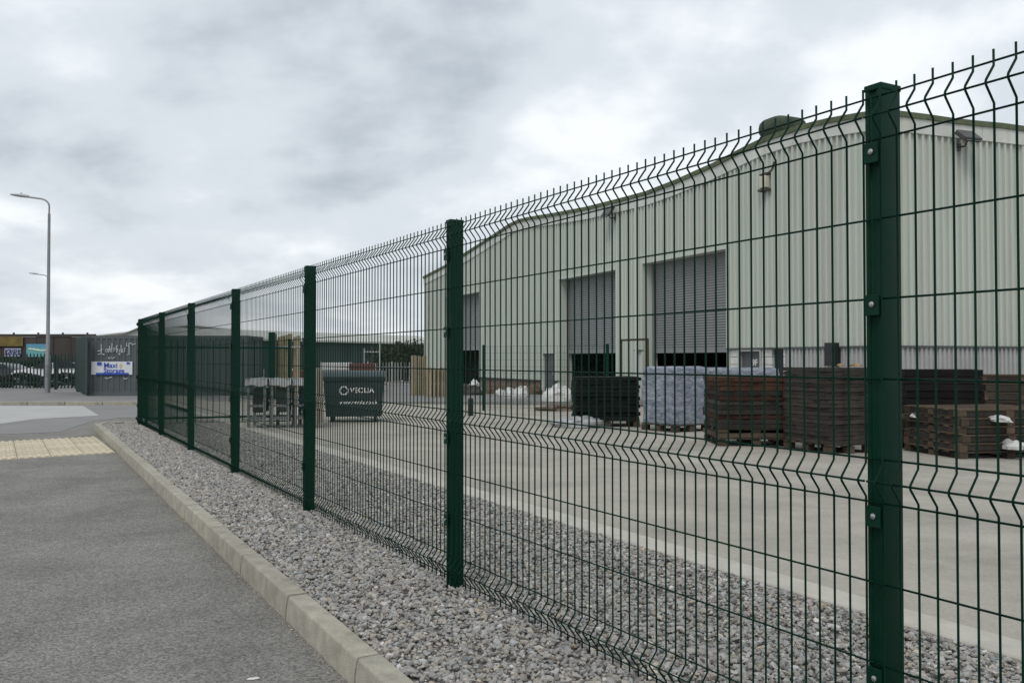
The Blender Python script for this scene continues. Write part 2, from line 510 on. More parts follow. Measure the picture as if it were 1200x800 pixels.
# grit washed against the kerb foot
gs = rng.uniform(1.0, 20, 2600); gq = KQ0 - 0.004 - np.abs(rng.normal(0, 0.035, 2600))
v, t, F = stones(2600, 0, 1, 3, 3.5, 0.0042, octa, 0.002, 0.002)
n = len(v)
v = v - v.mean(1, keepdims=True) * np.array([1, 1, 0]) + np.concatenate([(gs[:n, None] * ku + gq[:n, None] * kn), np.zeros((n, 1))], 1)[:, None]
grit = stone_object('kerb_grit', [(v, t * np.array([1.05, 1.0, 0.85]), F)])
tag(grit, 'loose grit washed along the foot of the kerb', 'grit', kind='stuff')

# tactile paving
tp = tag(add('tactile_paving', None, None, (0, 0, 0)), kind='structure')
o_ = on_z(136, 530.5, 0.0); e2 = (on_z(112, 512, 0.0) - o_); e1 = (on_z(0, 539, 0.0) - o_)
e2.z = e1.z = 0
e1 = e1.normalized(); L2 = e2.length; e2 = e2.normalized()
rows = 7; d2 = L2 / rows; d1 = 0.46
mb = MB()
def slab_pt(a, b, z):
    v_ = e1 * a + e2 * b
    return (v_.x, v_.y, z)
g = 0.006
def pbox(a0, a1, b0, b1, z0, z1):
    mb.loft([[Vector(slab_pt(a, b, z)) for a, b in ((a0, b0), (a1, b0), (a1, b1), (a0, b1))] for z in (z0, z1)])
pbox(g, d1 - g, g, d2 - g, -0.05, 0.007)
for k in range(4):
    c = d1 * (k + 0.5) / 4
    pbox(c - 0.026, c + 0.026, 0.012, d2 - 0.012, 0.006, 0.020)
sm = mb.mesh('paving_slab', TACT)
for i in range(13):
    for j in range(rows):
        v_ = o_ + e1 * (i * d1) + e2 * (j * d2)
        add('paving_slab', sm, tp, (v_.x, v_.y, random.uniform(-0.002, 0.001)))
# scraps on the path
sm = MB().prism([(-.03, -.006), (0, -.012), (.028, -.004), (.02, .01), (-.02, .011)], 0, 0.004).mesh('paper_scrap', WHITE)
p = on_z(297, 795, 0.003)
tag(add('paper_scrap', sm, None, p, 0.3), 'small white scrap of paper lying on the asphalt near the kerb', 'litter')

# ------------------------------------------------------------------ the mesh fence
K = 1.2
Z_TIP = 2.290
W_OFF = [.024, .078, .132, .332, .532, .732, .932, .986, 1.040, 1.240, 1.440, 1.640, 1.694, 1.748]
FOLDS = [(.024, .078, .132), (.932, .986, 1.040), (1.640, 1.694, 1.748)]
W_END = 1.768
OUT = 0.036
def wire_path():
    pts = [(0, 0)]
    for a, b, c in FOLDS:
        pts += [(0, a + .012), (-OUT * 0.93, b - .006), (-OUT, b), (-OUT * 0.93, b + .006), (0, c - .012)]
    pts.append((0, W_END))
    return [(0, q, Z_TIP - K * o) for q, o in pts]   # local: y = towards the yard, z up
fence = thing('mesh_fence', 'tall green welded mesh fence with folded wires running along the gravel strip', 'fence', (0, 0, 0))
PITCH_W = 3.023 / 50.7
Q_WIRE = QF - 0.032
vert_me = MB().tube(wire_path(), 0.0036, 6).mesh('vertical_wire', WIRE, smooth='all')
def horiz(mb, s0, s1, off, nseg=1, n=6, r=0.0034, q=None):
    z = Z_TIP - K * off
    fold = any(abs(off - f[1]) < 1e-6 for f in FOLDS)
    # the horizontal wires are welded to the yard side of the uprights, at the fold tip they follow it
    qq = 0.0065 + (-OUT if fold else 0)
    mb.tube([(0, qq, z), (s1 - s0, qq, z)], r, n)
# local frame of a panel: x along the fence (away from the camera), y towards the yard
ROT = FE.a + R(90)      # x -> FE.u ; y -> -FE.n, so mirror y
def panel(i, s0, s1, single):
    pn = add('mesh_panel', None, fence, FE.pt(s0, Q_WIRE), ROT)
    n = int((s1 - s0 - 0.02) / PITCH_W) + 1
    off0 = 0.02 if i >= 0 else 0.0
    if single:
        for k in range(n):
            add('vertical_wire', vert_me_m, pn, (off0 + k * PITCH_W + random.uniform(-.0009, .0009), 0, random.uniform(-.002, .002))).rotation_euler = (0, random.uniform(-.0007, .0007), 0)
        for off in W_OFF:
            add('horizontal_wire', horiz_me(s1 - s0, off), pn, (0, 0, 0))
    else:
        mb = MB()
        base = [(x, -y, z) for x, y, z in wire_path()]
        nn = 5 if i < 4 else 4
        for k in range(n):
            mb.tube([(off0 + k * PITCH_W, y, z) for x, y, z in base], 0.0036, nn, cap=False)
        o = mb.build('upright_wires', WIRE, pn, smooth='all'); o['kind'] = 'stuff'
        for off in W_OFF:
            add('horizontal_wire', horiz_me(s1 - s0, off), pn, (0, 0, 0))
# mirror: panel y axis points to -FE.n, so folds towards the road are +y
vert_me_m = MB().tube([(x, -y, z) for x, y, z in wire_path()], 0.0036, 6).mesh('vertical_wire', WIRE, smooth='all')
_h = {}
def horiz_me(length, off):
    key = (round(length, 3), off)
    if key not in _h:
        z = Z_TIP - K * off
        fold = any(abs(off - f[1]) < 1e-6 for f in FOLDS)
        y = (OUT if fold else 0) - 0.0062
        _h[key] = MB().tube([(0, y, z), (length, y, z)], 0.0033, 6).mesh('horizontal_wire', WIRE, smooth='all')
    return _h[key]
PW, PD = 0.058, 0.088
Q_POST = Q_WIRE + 0.012 + PD / 2
for i in range(7):
    a, b = S_POST[i], S_POST[i + 1]
    panel(i - 1, a + 0.004, b - 0.004 if i < 6 else b, i <= 2)
# post: rounded box with a shallow groove on the road face and a cap
mb = MB()
H_P = 2.302
prof = [(-PW/2, -PD/2), (PW/2, -PD/2), (PW/2, PD/2), (PW/2 - .016, PD/2), (PW/2 - .018, PD/2 - .006), (-PW/2 + .018, PD/2 - .006), (-PW/2 + .016, PD/2), (-PW/2, PD/2)]
mb.prism(prof, -0.4, H_P - 0.012)
post_me = mb.mesh('post', GREEN, bevel=0.003, segs=2, smooth=True)
cap_me = MB().box((0, 0, H_P - 0.006), (PW + .005, PD + .005, 0.02)).mesh('post_cap', GREEN, bevel=0.004, segs=2)
clamp_me = MB().box((0, 0, 0), (0.050, 0.007, 0.062)).box((0.021, -0.006, 0), (0.008, 0.010, 0.062)).mesh('clamp', GREEN, bevel=0.0015)
bolt_me = MB().tube([(0, -0.004, 0), (0, 0.004, 0), (0, 0.007, 0)], [0.009, 0.009, 0.005], 10).mesh('bolt', STEEL, smooth=True)
for i, s_ in enumerate(S_POST):
    p = FE.pt(s_, Q_POST)
    po = add('post', post_me, fence, p, ROT)
    po.rotation_euler = (random.uniform(-.002, .002), random.uniform(-.002, .002), ROT)
    add('post_cap', cap_me, po)
    for off in (.165, .548, 1.075, 1.475):
        z = Z_TIP - K * off
        c = add('clamp', clamp_me, po, (-0.009, PD / 2 + 0.020, z))
        if i < 4:
            add('bolt', bolt_me, po, (-0.012, PD / 2 + 0.0245, z + .002))

# return fence at the far corner, running to the right behind the gravel
ret = thing('return_fence', 'dark green vertical bar fence turning right from the far corner post', 'fence', FE.pt(S_POST[-1] + 0.05, QF + 0.1, 0.02), FE.a - R(9))
rp_me = MB().box((0, 0, 0.95), (0.06, 0.06, 1.9)).mesh('post', GREEN, bevel=0.004)
rl_me = MB().box((1.45, 0, 0), (2.84, 0.03, 0.04)).mesh('rail', GREEN)
rb_me = MB().tube([(0, 0, 0.06), (0, 0, 1.86)], 0.009, 5).mesh('bar', WIRE)
for k in range(1):
    add('post', rp_me, ret, (k * 2.9 + 0.05, 0, 0))
    for z in (0.10, 0.22, 1.7):
        add('rail', rl_me, ret, (k * 2.9 + 0.05, 0, z))
    for j in range(1, 24):
        add('bar', rb_me, ret, (k * 2.9 + 0.05 + j * 0.12, 0, 0))
add('post', rp_me, ret, (2.95, 0, 0))

# ------------------------------------------------------------------ warehouse
ware = thing('warehouse', 'pale green ribbed metal warehouse with three grey roller shutters behind the fence', 'warehouse')
UC = on_wall(1035, 300)[0]                              # near corner
roof_px = [(498, 324), (525, 310), (544.5, 298), (576, 277.8), (600, 262), (611, 257), (622, 254.5), (650, 250), (691, 242.3), (724, 234), (760, 224.5),
           (795, 211), (840, 191), (876, 172.5), (900, 161), (939.5, 147.5), (975, 139), (1011.5, 132.5), (1035, 129.5)]
roof_uz = sorted(on_wall(x, y) for x, y in roof_px)     # near to far
roof_uz = [(u, z) for u, z in roof_uz]
UF = roof_uz[-1][0]
def roof_z(u):
    if u <= roof_uz[0][0]: return roof_uz[0][1]
    for (a, za_), (b, zb_) in zip(roof_uz[:-1], roof_uz[1:]):
        if u <= b: return za_ + (zb_ - za_) * (u - a) / (b - a)
    return roof_uz[-1][1]
ZB_NEAR = on_wall(930, 407.0)[1]
ZB_FAR = on_wall(600, 443.5)[1]
U_SPLIT = on_wall(745, 400)[0]
TRIM, FASC = 0.125, 0.34
doors = []                                              # (u0,u1,ztop, shutter bottom z)
for (xl, yl, xr, yr, yb) in ((522.5, 348.5, 563, 342.5, 408.5), (656, 328, 722.5, 316, 411.3), (754, 309.5, 852.5, 291.3, 410)):
    u1, z1 = on_wall(xl, yl); u0, z0 = on_wall(xr, yr)
    doors.append((u0, u1, (z0 + z1) / 2, on_wall((xl + xr) / 2, yb, QW + 0.4)[1]))
pd_u1, pd_z = on_wall(636, 412.5); pd_u0, _ = on_wall(650.5, 412.5)
openings = [(a, b, -9, z) for a, b, z, _ in doors] + [(pd_u0, pd_u1, -9, pd_z)]
def wpt(u, out, z):
    """point on the warehouse front, out = metres towards the camera"""
    v_ = WA.pt(u, QW - out); return Vector((v_.x, v_.y, z))
RIB = [(0.0, 0.0), (0.120, 0.0), (0.131, 0.066), (0.189, 0.066), (0.20, 0.0)]
RIBF = [(0.0, 0.0), (0.07, 0.0), (0.078, 0.04), (0.132, 0.04), (0.14, 0.0)]
def clad(u0, u1, zlo, zhi, place, openings_, m, name, rib=RIB, sheet_w=1.0):
    pitch = rib[-1][0]
    k0 = 0
    a = u0
    while a < u1 - 1e-4:
        b = min(a + sheet_w, u1)
        cuts = []
        n = int(math.ceil((b - a) / pitch))
        for i in range(n):
            for du, out in rib[:-1]:
                if a + i * pitch + du < b: cuts.append((a + i * pitch + du, out))
        cuts.append((b, 0.0))
        def out_at(u):
            for (x0, o0), (x1, o1) in zip(cuts[:-1], cuts[1:]):
                if x0 <= u <= x1: return o0 + (o1 - o0) * (u - x0) / max(x1 - x0, 1e-9)
            return 0.0
        us = [c[0] for c in cuts]
        for o0, o1, _, _ in openings_:
            for e_ in (o0, o1):
                if a < e_ < b: us.append(e_)
        us = sorted(set(us))
        mb = MB()
        for x0, x1 in zip(us[:-1], us[1:]):
            if x1 - x0 < 1e-5: continue
            mid = (x0 + x1) / 2
            spans = [(zlo(mid), None)]
            for o0, o1, oz0, oz1 in openings_:
                if o0 < mid < o1:
                    spans = [(oz1, None)]
            for z0, _ in spans:
                if z0 > min(zhi(x0), zhi(x1)): continue
                k = len(mb.v)
                mb.v += [tuple(place(x0, out_at(x0), z0)), tuple(place(x1, out_at(x1), z0)), tuple(place(x1, out_at(x1), zhi(x1))), tuple(place(x0, out_at(x0), zhi(x0)))]
                mb.f.append((k, k + 1, k + 2, k + 3))
        if mb.f:
            mb.build(name, m, ware)
        a = b
zlo_a = lambda u: ZB_NEAR if u < U_SPLIT else ZB_FAR
clad(UC, UF, zlo_a, lambda u: roof_z(u) - TRIM - 0.05, wpt, openings, CLAD, 'cladding_sheet')
# side wall to the right of the near corner
BA = R(20)
CORNER = WA.pt(UC, QW)
BDIR = Vector((math.cos(BA), math.sin(BA), 0)); BOUT = Vector((math.sin(BA), -math.cos(BA), 0))
ZE = roof_uz[0][1]
def spt(u, out, z):
    v_ = CORNER + BDIR * u + BOUT * out
    return Vector((v_.x, v_.y, z))
LB = 22.0
clad(0.0, LB, lambda u: ZB_NEAR, lambda u: ZE - TRIM - 0.05, spt, [], CLAD, 'cladding_sheet')
# lower ribbed wall and blocks
def ground_at(p):
    return yard_z(FE.sq(p)[1])
clad(0.0, LB, lambda u: -0.3, lambda u: ZB_NEAR - 0.03, spt, [], LOWER, 'lower_sheet', RIBF, 1.68)
u_a = on_wall(921, 420)[0]
clad(UC, u_a, lambda u: -0.3, lambda u: ZB_NEAR - 0.03, wpt, [], LOWER, 'lower_sheet', RIBF, 1.68)
# cladding drip flashing
def strip(name, pts, out0, out1, h0, h1, place, m):
    """a moulding that follows pts (u, z): a box section from out0 to out1, h0 below to h1 below"""
    rings = [[place(u, out0, z - h1), place(u, out1, z - h1), place(u, out1, z - h0), place(u, out0, z - h0)] for u, z in pts]
    mb = MB(); mb.loft(rings); return mb.build(name, m, ware)
def skip_doors(u0, u1):
    segs, a = [], u0
    for o0, o1, *_ in sorted(openings):
        if o1 <= u0 or o0 >= u1: continue
        if o0 > a: segs.append((a, o0))
        a = max(a, o1)
    if a < u1: segs.append((a, u1))
    return segs
for a, b in skip_doors(UC, U_SPLIT):
    strip('drip_flashing', [(a, ZB_NEAR), (b, ZB_NEAR)], -0.02, 0.08, -0.012, 0.03, wpt, DOORM)
for a, b in skip_doors(U_SPLIT, UF):
    strip('drip_flashing', [(a, ZB_FAR), (b, ZB_FAR)], -0.02, 0.08, -0.012, 0.03, wpt, DOORM)
strip('drip_flashing', [(0, ZB_NEAR), (LB, ZB_NEAR)], -0.02, 0.08, -0.012, 0.03, spt, DOORM)
# fascia (in lengths) and the mossy verge trim above it
fu = [roof_uz[0][0] - 0.05]
while fu[-1] < UF - 3.2: fu.append(fu[-1] + 3.0)
fu.append(UF)
for a, b in zip(fu[:-1], fu[1:]):
    us = [a + 0.004] + [u for u, _ in roof_uz if a + .1 < u < b - .1] + [b - 0.004]
    strip('fascia_panel', [(u, roof_z(u)) for u in us], -0.03, 0.082 + random.uniform(0, .006), TRIM - 0.01, TRIM + FASC, wpt, CLADF)
strip('verge_trim', [(u, z) for u, z in roof_uz], -0.35, 0.14, 0.0, TRIM, wpt, MOSS)
b_ = 0.0
while b_ < LB - .1:
    strip('fascia_panel', [(b_ + 0.004, ZE), (min(b_ + 3, LB) - 0.004, ZE)], -0.03, 0.082 + random.uniform(0, .006), TRIM - 0.01, TRIM + FASC, spt, CLADF)
    b_ += 3.0
strip('gutter', [(-0.13, ZE)] + [(u, ZE + 0.012 * math.sin(u * 2.1)) for u in np.arange(0.4, LB, 0.8)], -0.3, 0.13, 0.0, TRIM, spt, MOSS)
# roof sheets running back, inner walls and floor so that the openings look into a real dim hall
mb = MB()
for (a, z0), (b, z1) in zip(roof_uz[:-1], roof_uz[1:]):
    A0, B0 = wpt(a, 0.0, z0 - 0.05), wpt(b, 0.0, z1 - 0.05)
    mb.quad(A0, B0, B0 + BDIR * LB, A0 + BDIR * LB)
mb.build('roof', MOSS, ware)
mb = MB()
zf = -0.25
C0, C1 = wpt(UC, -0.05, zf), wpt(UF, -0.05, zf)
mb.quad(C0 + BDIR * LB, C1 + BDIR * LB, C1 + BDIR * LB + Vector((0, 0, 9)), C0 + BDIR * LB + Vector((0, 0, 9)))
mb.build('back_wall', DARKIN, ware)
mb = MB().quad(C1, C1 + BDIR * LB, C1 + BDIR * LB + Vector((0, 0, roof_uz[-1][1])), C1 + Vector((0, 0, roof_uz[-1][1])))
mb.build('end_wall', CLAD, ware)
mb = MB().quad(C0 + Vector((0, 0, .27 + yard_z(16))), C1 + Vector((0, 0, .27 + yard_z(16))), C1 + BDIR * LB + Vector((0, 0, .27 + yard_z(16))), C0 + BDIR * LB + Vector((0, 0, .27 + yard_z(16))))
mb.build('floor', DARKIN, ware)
# shutters
def shutter(u0, u1, zt, zb):
    mb = MB()
    rec = 0.4
    n = int((zt - zb) / 0.08)
    prof = []
    for i in range(n):
        z = zb + (zt - zb) * i / n; h = (zt - zb) / n
        prof += [(0.0, z), (0.022, z + h * .3), (0.026, z + h * .5), (0.02, z + h * .75), (0.0, z + h * .97)]
    prof.append((0.0, zt))
    r0 = [wpt(u0 - .02, -rec + o, z) for o, z in prof]; r1 = [wpt(u1 + .02, -rec + o, z) for o, z in prof]
    mb.loft([r0, r1], close=False)
    sh = mb.build('shutter', SHUT, ware)
    mb = MB().loft([[wpt(u, -rec - .02, zb - .09), wpt(u, -rec + .045, zb - .09), wpt(u, -rec + .045, zb + .02), wpt(u, -rec - .02, zb + .02)] for u in (u0, u1)])
    mb.build('bottom_rail', SHUT, sh)
    for (a, b) in ((u0 - .1, u0), (u1, u1 + .1)):      # jambs
        mb = MB().loft([[wpt(u, -rec - .15, z) for u in (a, b)] + [wpt(u, 0.045, z) for u in (b, a)] for z in (-0.3, zt)])
        mb.build('jamb', CLAD, ware)
    mb = MB().loft([[wpt(u, -rec - .1, zt), wpt(u, 0.05, zt), wpt(u, 0.05, zt + .12), wpt(u, -rec - .1, zt + .12)] for u in (u0 - .12, u1 + .12)])
    mb.build('lintel', CLAD, ware)
    for a in (u0 + .04, u1 - .04):
        mb = MB().loft([[wpt(a - .04, -rec + .03, z), wpt(a + .04, -rec + .03, z), wpt(a + .04, -rec + .07, z), wpt(a - .04, -rec + .07, z)] for z in (-.3, zt)])
        mb.build('guide_rail', SHUT, ware)
for d in doors:
    shutter(*d)
# brick plinth below the far cladding
for a, b in skip_doors(U_SPLIT, UF):
    mb = MB().loft([[wpt(a + (.1 if a > U_SPLIT else 0), -.2, z), wpt(b - .1, -.2, z), wpt(b - .1, 0.0, z), wpt(a + (.1 if a > U_SPLIT else 0), 0.0, z)] for z in (-.4, ZB_FAR - .01)])
    mb.build('brick_plinth', BRICK, ware)
# personnel door in the far wall
def leaf(u0, u1, z0, z1, out=-0.06, m=DOORM, name='door', handle=True):
    mb = MB().loft([[wpt(u0, out - .05, z), wpt(u1, out - .05, z), wpt(u1, out, z), wpt(u0, out, z)] for z in (z0, z1)])
    d = mb.build(name, m, ware)
    if handle:
        mb = MB().loft([[wpt(u0 + .1, out, z), wpt(u0 + .22, out, z), wpt(u0 + .22, out + .05, z), wpt(u0 + .1, out + .05, z)] for z in (z0 + (z1 - z0) * .52, z0 + (z1 - z0) * .58)])
        mb.build('handle', STEEL, d)
    return d
def frame_round(u0, u1, z0, z1, w, m, name='door_frame'):
    for a, b, c, d in ((u0 - w, u0, z0, z1 + w), (u1, u1 + w, z0, z1 + w), (u0, u1, z1, z1 + w)):
        mb = MB().loft([[wpt(a, -.1, z), wpt(b, -.1, z), wpt(b, .05, z), wpt(a, .05, z)] for z in (c, d)])
        mb.build(name, m, ware)
leaf(pd_u0 + .06, pd_u1 - .06, -.1, pd_z - .06)
frame_round(pd_u0 + .06, pd_u1 - .06, -.1, pd_z - .06, .06, CLADF)
# near low wall: white blocks, a door, a dark window
blk_u0, blk_u1 = u_a + 0.02, on_wall(853.5, 420)[0] - 0.1
dz = ZB_NEAR - 0.03
holes = []
for xl, xr, zb_, nm in ((866, 893, -0.3, 'door'), (905, 918.5, 0.75, 'window')):
    b, a = on_wall(xl, 420)[0], on_wall(xr, 420)[0]
    holes.append((a, b, zb_))
    if nm == 'door':
        leaf(a + .05, b - .05, -.2, dz - .05, -.08)
        frame_round(a + .05, b - .05, -.2, dz - .06, .05, GALV)
        n_ = text_mesh('9F', 0.24, WHITE, 0.006)
        o = add('door_number', n_, ware); c = wpt((a + b) / 2 - .1, -0.075, dz - .38)
        o.matrix_world = Matrix.Translation(c) @ Matrix.Rotation(WA.a - R(90), 4, 'Z') @ Matrix.Rotation(R(90), 4, 'X')
    else:
        mb = MB().loft([[wpt(a, -.12, z), wpt(b, -.12, z), wpt(b, -.08, z), wpt(a, -.08, z)] for z in (zb_, dz)])
        mb.build('window', GLASS, ware)
        mb = MB().loft([[wpt(a - .02, -.1, z), wpt(b + .02, -.1, z), wpt(b + .02, .06, z), wpt(a - .02, .06, z)] for z in (zb_ - .06, zb_)])
        mb.build('sill', BLOCK, ware)
bw, bh = 0.44, 0.215
row = 0; z = -0.18
bmesh_cache = MB().box((bw / 2, 0, bh / 2), (bw - .014, 0.12, bh - .014)).mesh('block', BLOCK, bevel=0.006)
while z + bh * .5 < dz:
    u = blk_u0 - (bw / 2 if row % 2 else 0)
    h = min(bh, dz - z)
    while u < blk_u1:
        a, b = max(u, blk_u0), min(u + bw, blk_u1)
        pieces = [(a, b)]
        for h0, h1, hz in holes:
            if z + h > hz:
                nx = []
                for x0, x1 in pieces:
                    if x1 <= h0 or x0 >= h1: nx.append((x0, x1)); continue
                    if x0 < h0: nx.append((x0, h0))
                    if x1 > h1: nx.append((h1, x1))
                pieces = nx
        for x0, x1 in pieces:
            if x1 - x0 > 0.05:
                o = add('block', bmesh_cache, ware, WA.pt(x0, QW + 0.05, z), ROT - FE.a + WA.a)
                o.scale = ((x1 - x0) / bw, 1, h / bh)
        u += bw
    z += bh; row += 1
mb = MB().loft([[wpt(blk_u0, -.13, z), wpt(blk_u1, -.13, z), wpt(blk_u1, -.09, z), wpt(blk_u0, -.09, z)] for z in (-.3, dz)])
mb.build('block_backing', mat('mortar', (0.42, 0.42, 0.40), 0.95), ware)
# white wall between the second and third shutters, downpipe
a, b = doors[2][1] + .1, doors[1][0] - .1
mb = MB().loft([[wpt(a, -.1, z), wpt(b, -.1, z), wpt(b, -.005, z), wpt(a, -.005, z)] for z in (-.3, ZB_NEAR - .03)])
mb.build('painted_wall', BLOCK, ware)
up = on_wall(748, 300)[0]
mb = MB().tube([wpt(up, .10, -.2), wpt(up, .10, roof_z(up) - .35), wpt(up, 0.02, roof_z(up) - .2)], 0.045, 8)
mb.build('downpipe', CLAD, ware, smooth=True)
# dark vent box on the near low wall
b, a = on_wall(974, 415)[0], on_wall(986, 415)[0]
z1_, z0_ = on_wall(980, 401.5)[1], on_wall(980, 428.5)[1]
mb = MB().loft([[wpt(a, 0.0, z), wpt(b, 0.0, z), wpt(b, .22, z), wpt(a, .22, z)] for z in (z0_, z1_)])
mb.build('vent_box', BLACKP, ware)
# roof ventilator
c = on_wall(917, 151, QW + 1.2)
cv = WA.pt(c[0], QW + 1.2, 0)
vt = MB()
rings = []
for zz_, sc_ in ((-0.55, .70), (-.25, .86), (-.12, .98), (.02, 1.0), (.16, .95), (.25, .82), (.28, .55)):
    rings.append([Vector((math.copysign(abs(math.cos(w)) ** .45, math.cos(w)) * .60 * sc_, math.copysign(abs(math.sin(w)) ** .45, math.sin(w)) * .5 * sc_, zz_)) for w in np.linspace(0, 2 * math.pi, 20, endpoint=False)])
vt.loft(rings)
vt.build('roof_ventilator', mat('dark mossy cowl', (0.052, 0.070, 0.042), 0.9, 0.3, 4, bump=0.3, bscale=30), ware, (cv.x, cv.y, c[1]), WA.a, smooth=True)

# floodlights and the sounder box fixed to the warehouse
def floodlight(p, yaw, label, size=1.0, tilt=R(35)):
    t = thing('floodlight', label, 'floodlight', p, yaw, 'floodlights on the warehouse walls')
    dk = mat('dark lamp casing', (0.06, 0.06, 0.062), 0.5, 0.15, 6)
    mb = MB().box((0, -.30 * size, 0), (.52 * size, .12 * size, .40 * size), rx=-tilt); mb.build('lamp_head', dk, t, bevel=0.02 * size)
    h = t.children[0]
    MB().box((0, -.365 * size, -.05 * size), (.46 * size, .012, .33 * size), rx=-tilt).build('lens', mat('lamp lens', (0.16, 0.16, 0.165), 0.2), h)
    MB().tube([(0, 0, -.2 * size), (0, -.2 * size, -.22 * size), (0, -.28 * size, -.1 * size)], .022, 6).build('bracket', dk, t)
    MB().box((0, -.01, -.2 * size), (.14 * size, .03, .18 * size)).build('wall_plate', dk, t)
    return t
u, z = on_wall(722, 249)
floodlight(wpt(u, 0.04, z), WA.a - R(90), 'small dark floodlight under the roof edge between the two shutters', 1.0)
d = ray(1123, 163)
den = d.x * BOUT.x + d.y * BOUT.y
tt = ((CORNER.x * BOUT.x + CORNER.y * BOUT.y) + 0.04) / den
pf = CAM + d * tt
floodlight(pf, BA, 'square dark floodlight on the right-hand wall near the tall fence post', 1.0, R(50))
u, z = on_wall(900, 214)
sb = thing('sounder_box', 'small cream alarm box with stained bracket high on the warehouse wall', 'alarm box', wpt(u, 0.04, z), WA.a - R(90))
MB().box((0, -.09, 0), (.26, .16, .34)).build('case', CREAM, sb, bevel=.02)
MB().box((0, -.08, -.22), (.36, .2, .05)).build('lower_bracket', RUST, sb)
MB().box((0, -.06, .22), (.3, .14, .05)).build('upper_bracket', RUST, sb)
MB().tube([(.1, -.05, .22), (.25, -.04, .3), (.34, -.03, .5)], .025, 6).build('conduit', RUST, sb)

# ------------------------------------------------------------------ inner green fence, frame gate, bollard
pA, pB = on_yard(567, 481), on_yard(712, 486)
dvec = (pB - pA); dvec.z = 0
leng = dvec.length; yaw = math.atan2(dvec.y, dvec.x)
inner = thing('inner_fence', 'thin green mesh fence standing in front of the warehouse wall', 'fence', (pA.x, pA.y, pA.z), yaw)
hz = (EYE + 17 * pA.y / FPX) - pA.z
ip = MB().box((0, 0, hz / 2), (0.07, 0.07, hz)).mesh('post', GREEN, bevel=.004)
n_p = 4
for k in range(n_p):
    add('post', ip, inner, (leng * k / 3, 0, 0)) if k in (0, 3) else None
iw = MB(); iw2 = MB()
for j in range(1, int(leng / .1)):
    iw.tube([(j * .1, 0.04, .08), (j * .1, .04, hz - .03)], .0032, 3, cap=False)
for j in range(10):
    iw2.tube([(0, .046, .1 + j * (hz - .14) / 9), (leng, .046, .1 + j * (hz - .14) / 9)], .0035, 3, cap=False)
o = iw.build('upright_wires', WIRE, inner); o['kind'] = 'stuff'
o = iw2.build('cross_wires', WIRE, inner); o['kind'] = 'stuff'
pb = on_yard(551.5, 487)
MB_ = MB().tube([(0, 0, 0), (0, 0, .42), (0, 0, .45)], [.07, .07, .04], 10)
tag(MB_.build('bollard', BLACKP, None, pb, smooth=True), 'short black bollard standing in the yard beside the tall post', 'bollard')
uA, zA = on_wall(728, 398.5, QW - 0.9); uB, _ = on_wall(759, 398.5, QW - .9)
fg = thing('pipe_frame', 'rusty brown square pipe frame standing between the two shutters', 'frame', (0, 0, 0))
f0, f1 = WA.pt(uA, QW - .9), WA.pt(uB, QW - .9)
for q in (f0, f1):
    MB().tube([(q.x, q.y, yard_z(14)), (q.x, q.y, zA)], .038, 8).build('upright', RUST, fg, smooth=True)
MB().tube([(f0.x, f0.y, zA), (f1.x, f1.y, zA)], .038, 8).build('crossbar', RUST, fg, smooth=True)

# ------------------------------------------------------------------ stacked goods in the yard
def spot(x0, x1, ytop, ybase, depth):
    """where a stack stands from the foot of its front face"""
    p = on_yard((x0 + x1) / 2, ybase)
    D = p.y
    w = (x1 - x0) / FPX * D; h = (ybase - ytop) / FPX * D
    dirn = Vector((p.x, p.y, 0)).normalized()
    c = p + dirn * (depth / 2)
    c.z = yard_z(FE.sq(c)[1]) - 0.004
    return c, w, h, math.atan2(p.x, p.y)
WOOD = mat('grey brown pallet wood', (0.078, 0.061, 0.045), 0.9, 0.3, 3, bump=0.3, bscale=40, stretch=(.3, 4, 4), objvar=0.25, spec=0.15)
WOODL = mat('rust brown board', (0.058, 0.031, 0.021), 0.95, 0.35, 4, bump=0.3, bscale=40, objvar=0.25, spec=0.15)
WOODD = mat('dark brown board', (0.042, 0.037, 0.031), 0.95, 0.35, 4, bump=0.3, bscale=40, objvar=0.3, spec=0.15)
WOODB = mat('black board', (0.011, 0.010, 0.010), 0.9, 0.3, 4, bump=0.3, bscale=40, objvar=0.3, spec=0.15)
BLK = mat('black rubber mat', (0.008, 0.009, 0.009), 0.8, 0.3, 4, bump=0.2, bscale=40, objvar=0.3, spec=0.15)
CREAMW = mat('pale timber', (0.31, 0.265, 0.175), 0.85, 0.2, 3, bump=0.2, bscale=30, objvar=0.15)
def pallet_parts(parent, w, d, z=0.0, m=WOOD, h=0.15, sides=None):
    nb = 6
    tb = MB().box((0, 0, h - .012), (w, .11, .024)).mesh('deck_board', m)
    bl = MB().box((0, 0, h * .46), (.13, .12, h * .62)).mesh('pallet_block', m)
    br = MB().box((0, 0, .011), (.12, d, .022)).mesh('base_board', m)
    for i in range(nb):
        add('deck_board', tb, parent, (random.uniform(-.01, .01), -d / 2 + .055 + i * (d - .11) / (nb - 1), z))
    if sides:
        fb = MB().box((0, 0, h * .5), (w * .985, .022, h * .80)).mesh('side_board', sides)
        sb_ = MB().box((0, 0, h * .5), (.022, d * .985, h * .80)).mesh('side_board', sides)
        add('side_board', fb, parent, (random.uniform(-.02, .02), -d / 2 + .025, z), random.uniform(-.01, .01))
        add('side_board', sb_, parent, (-w / 2 + .025, 0, z), random.uniform(-.01, .01))
        if random.random() < .6: add('side_board', sb_, parent, (w / 2 - .05, 0, z), random.uniform(-.02, .02))
    for x in (-w / 2 + .065, 0, w / 2 - .065):
        add('base_board', br, parent, (x, 0, z))
        for y in (-d / 2 + .06, 0, d / 2 - .06):
            add('pallet_block', bl, parent, (x, y, z))
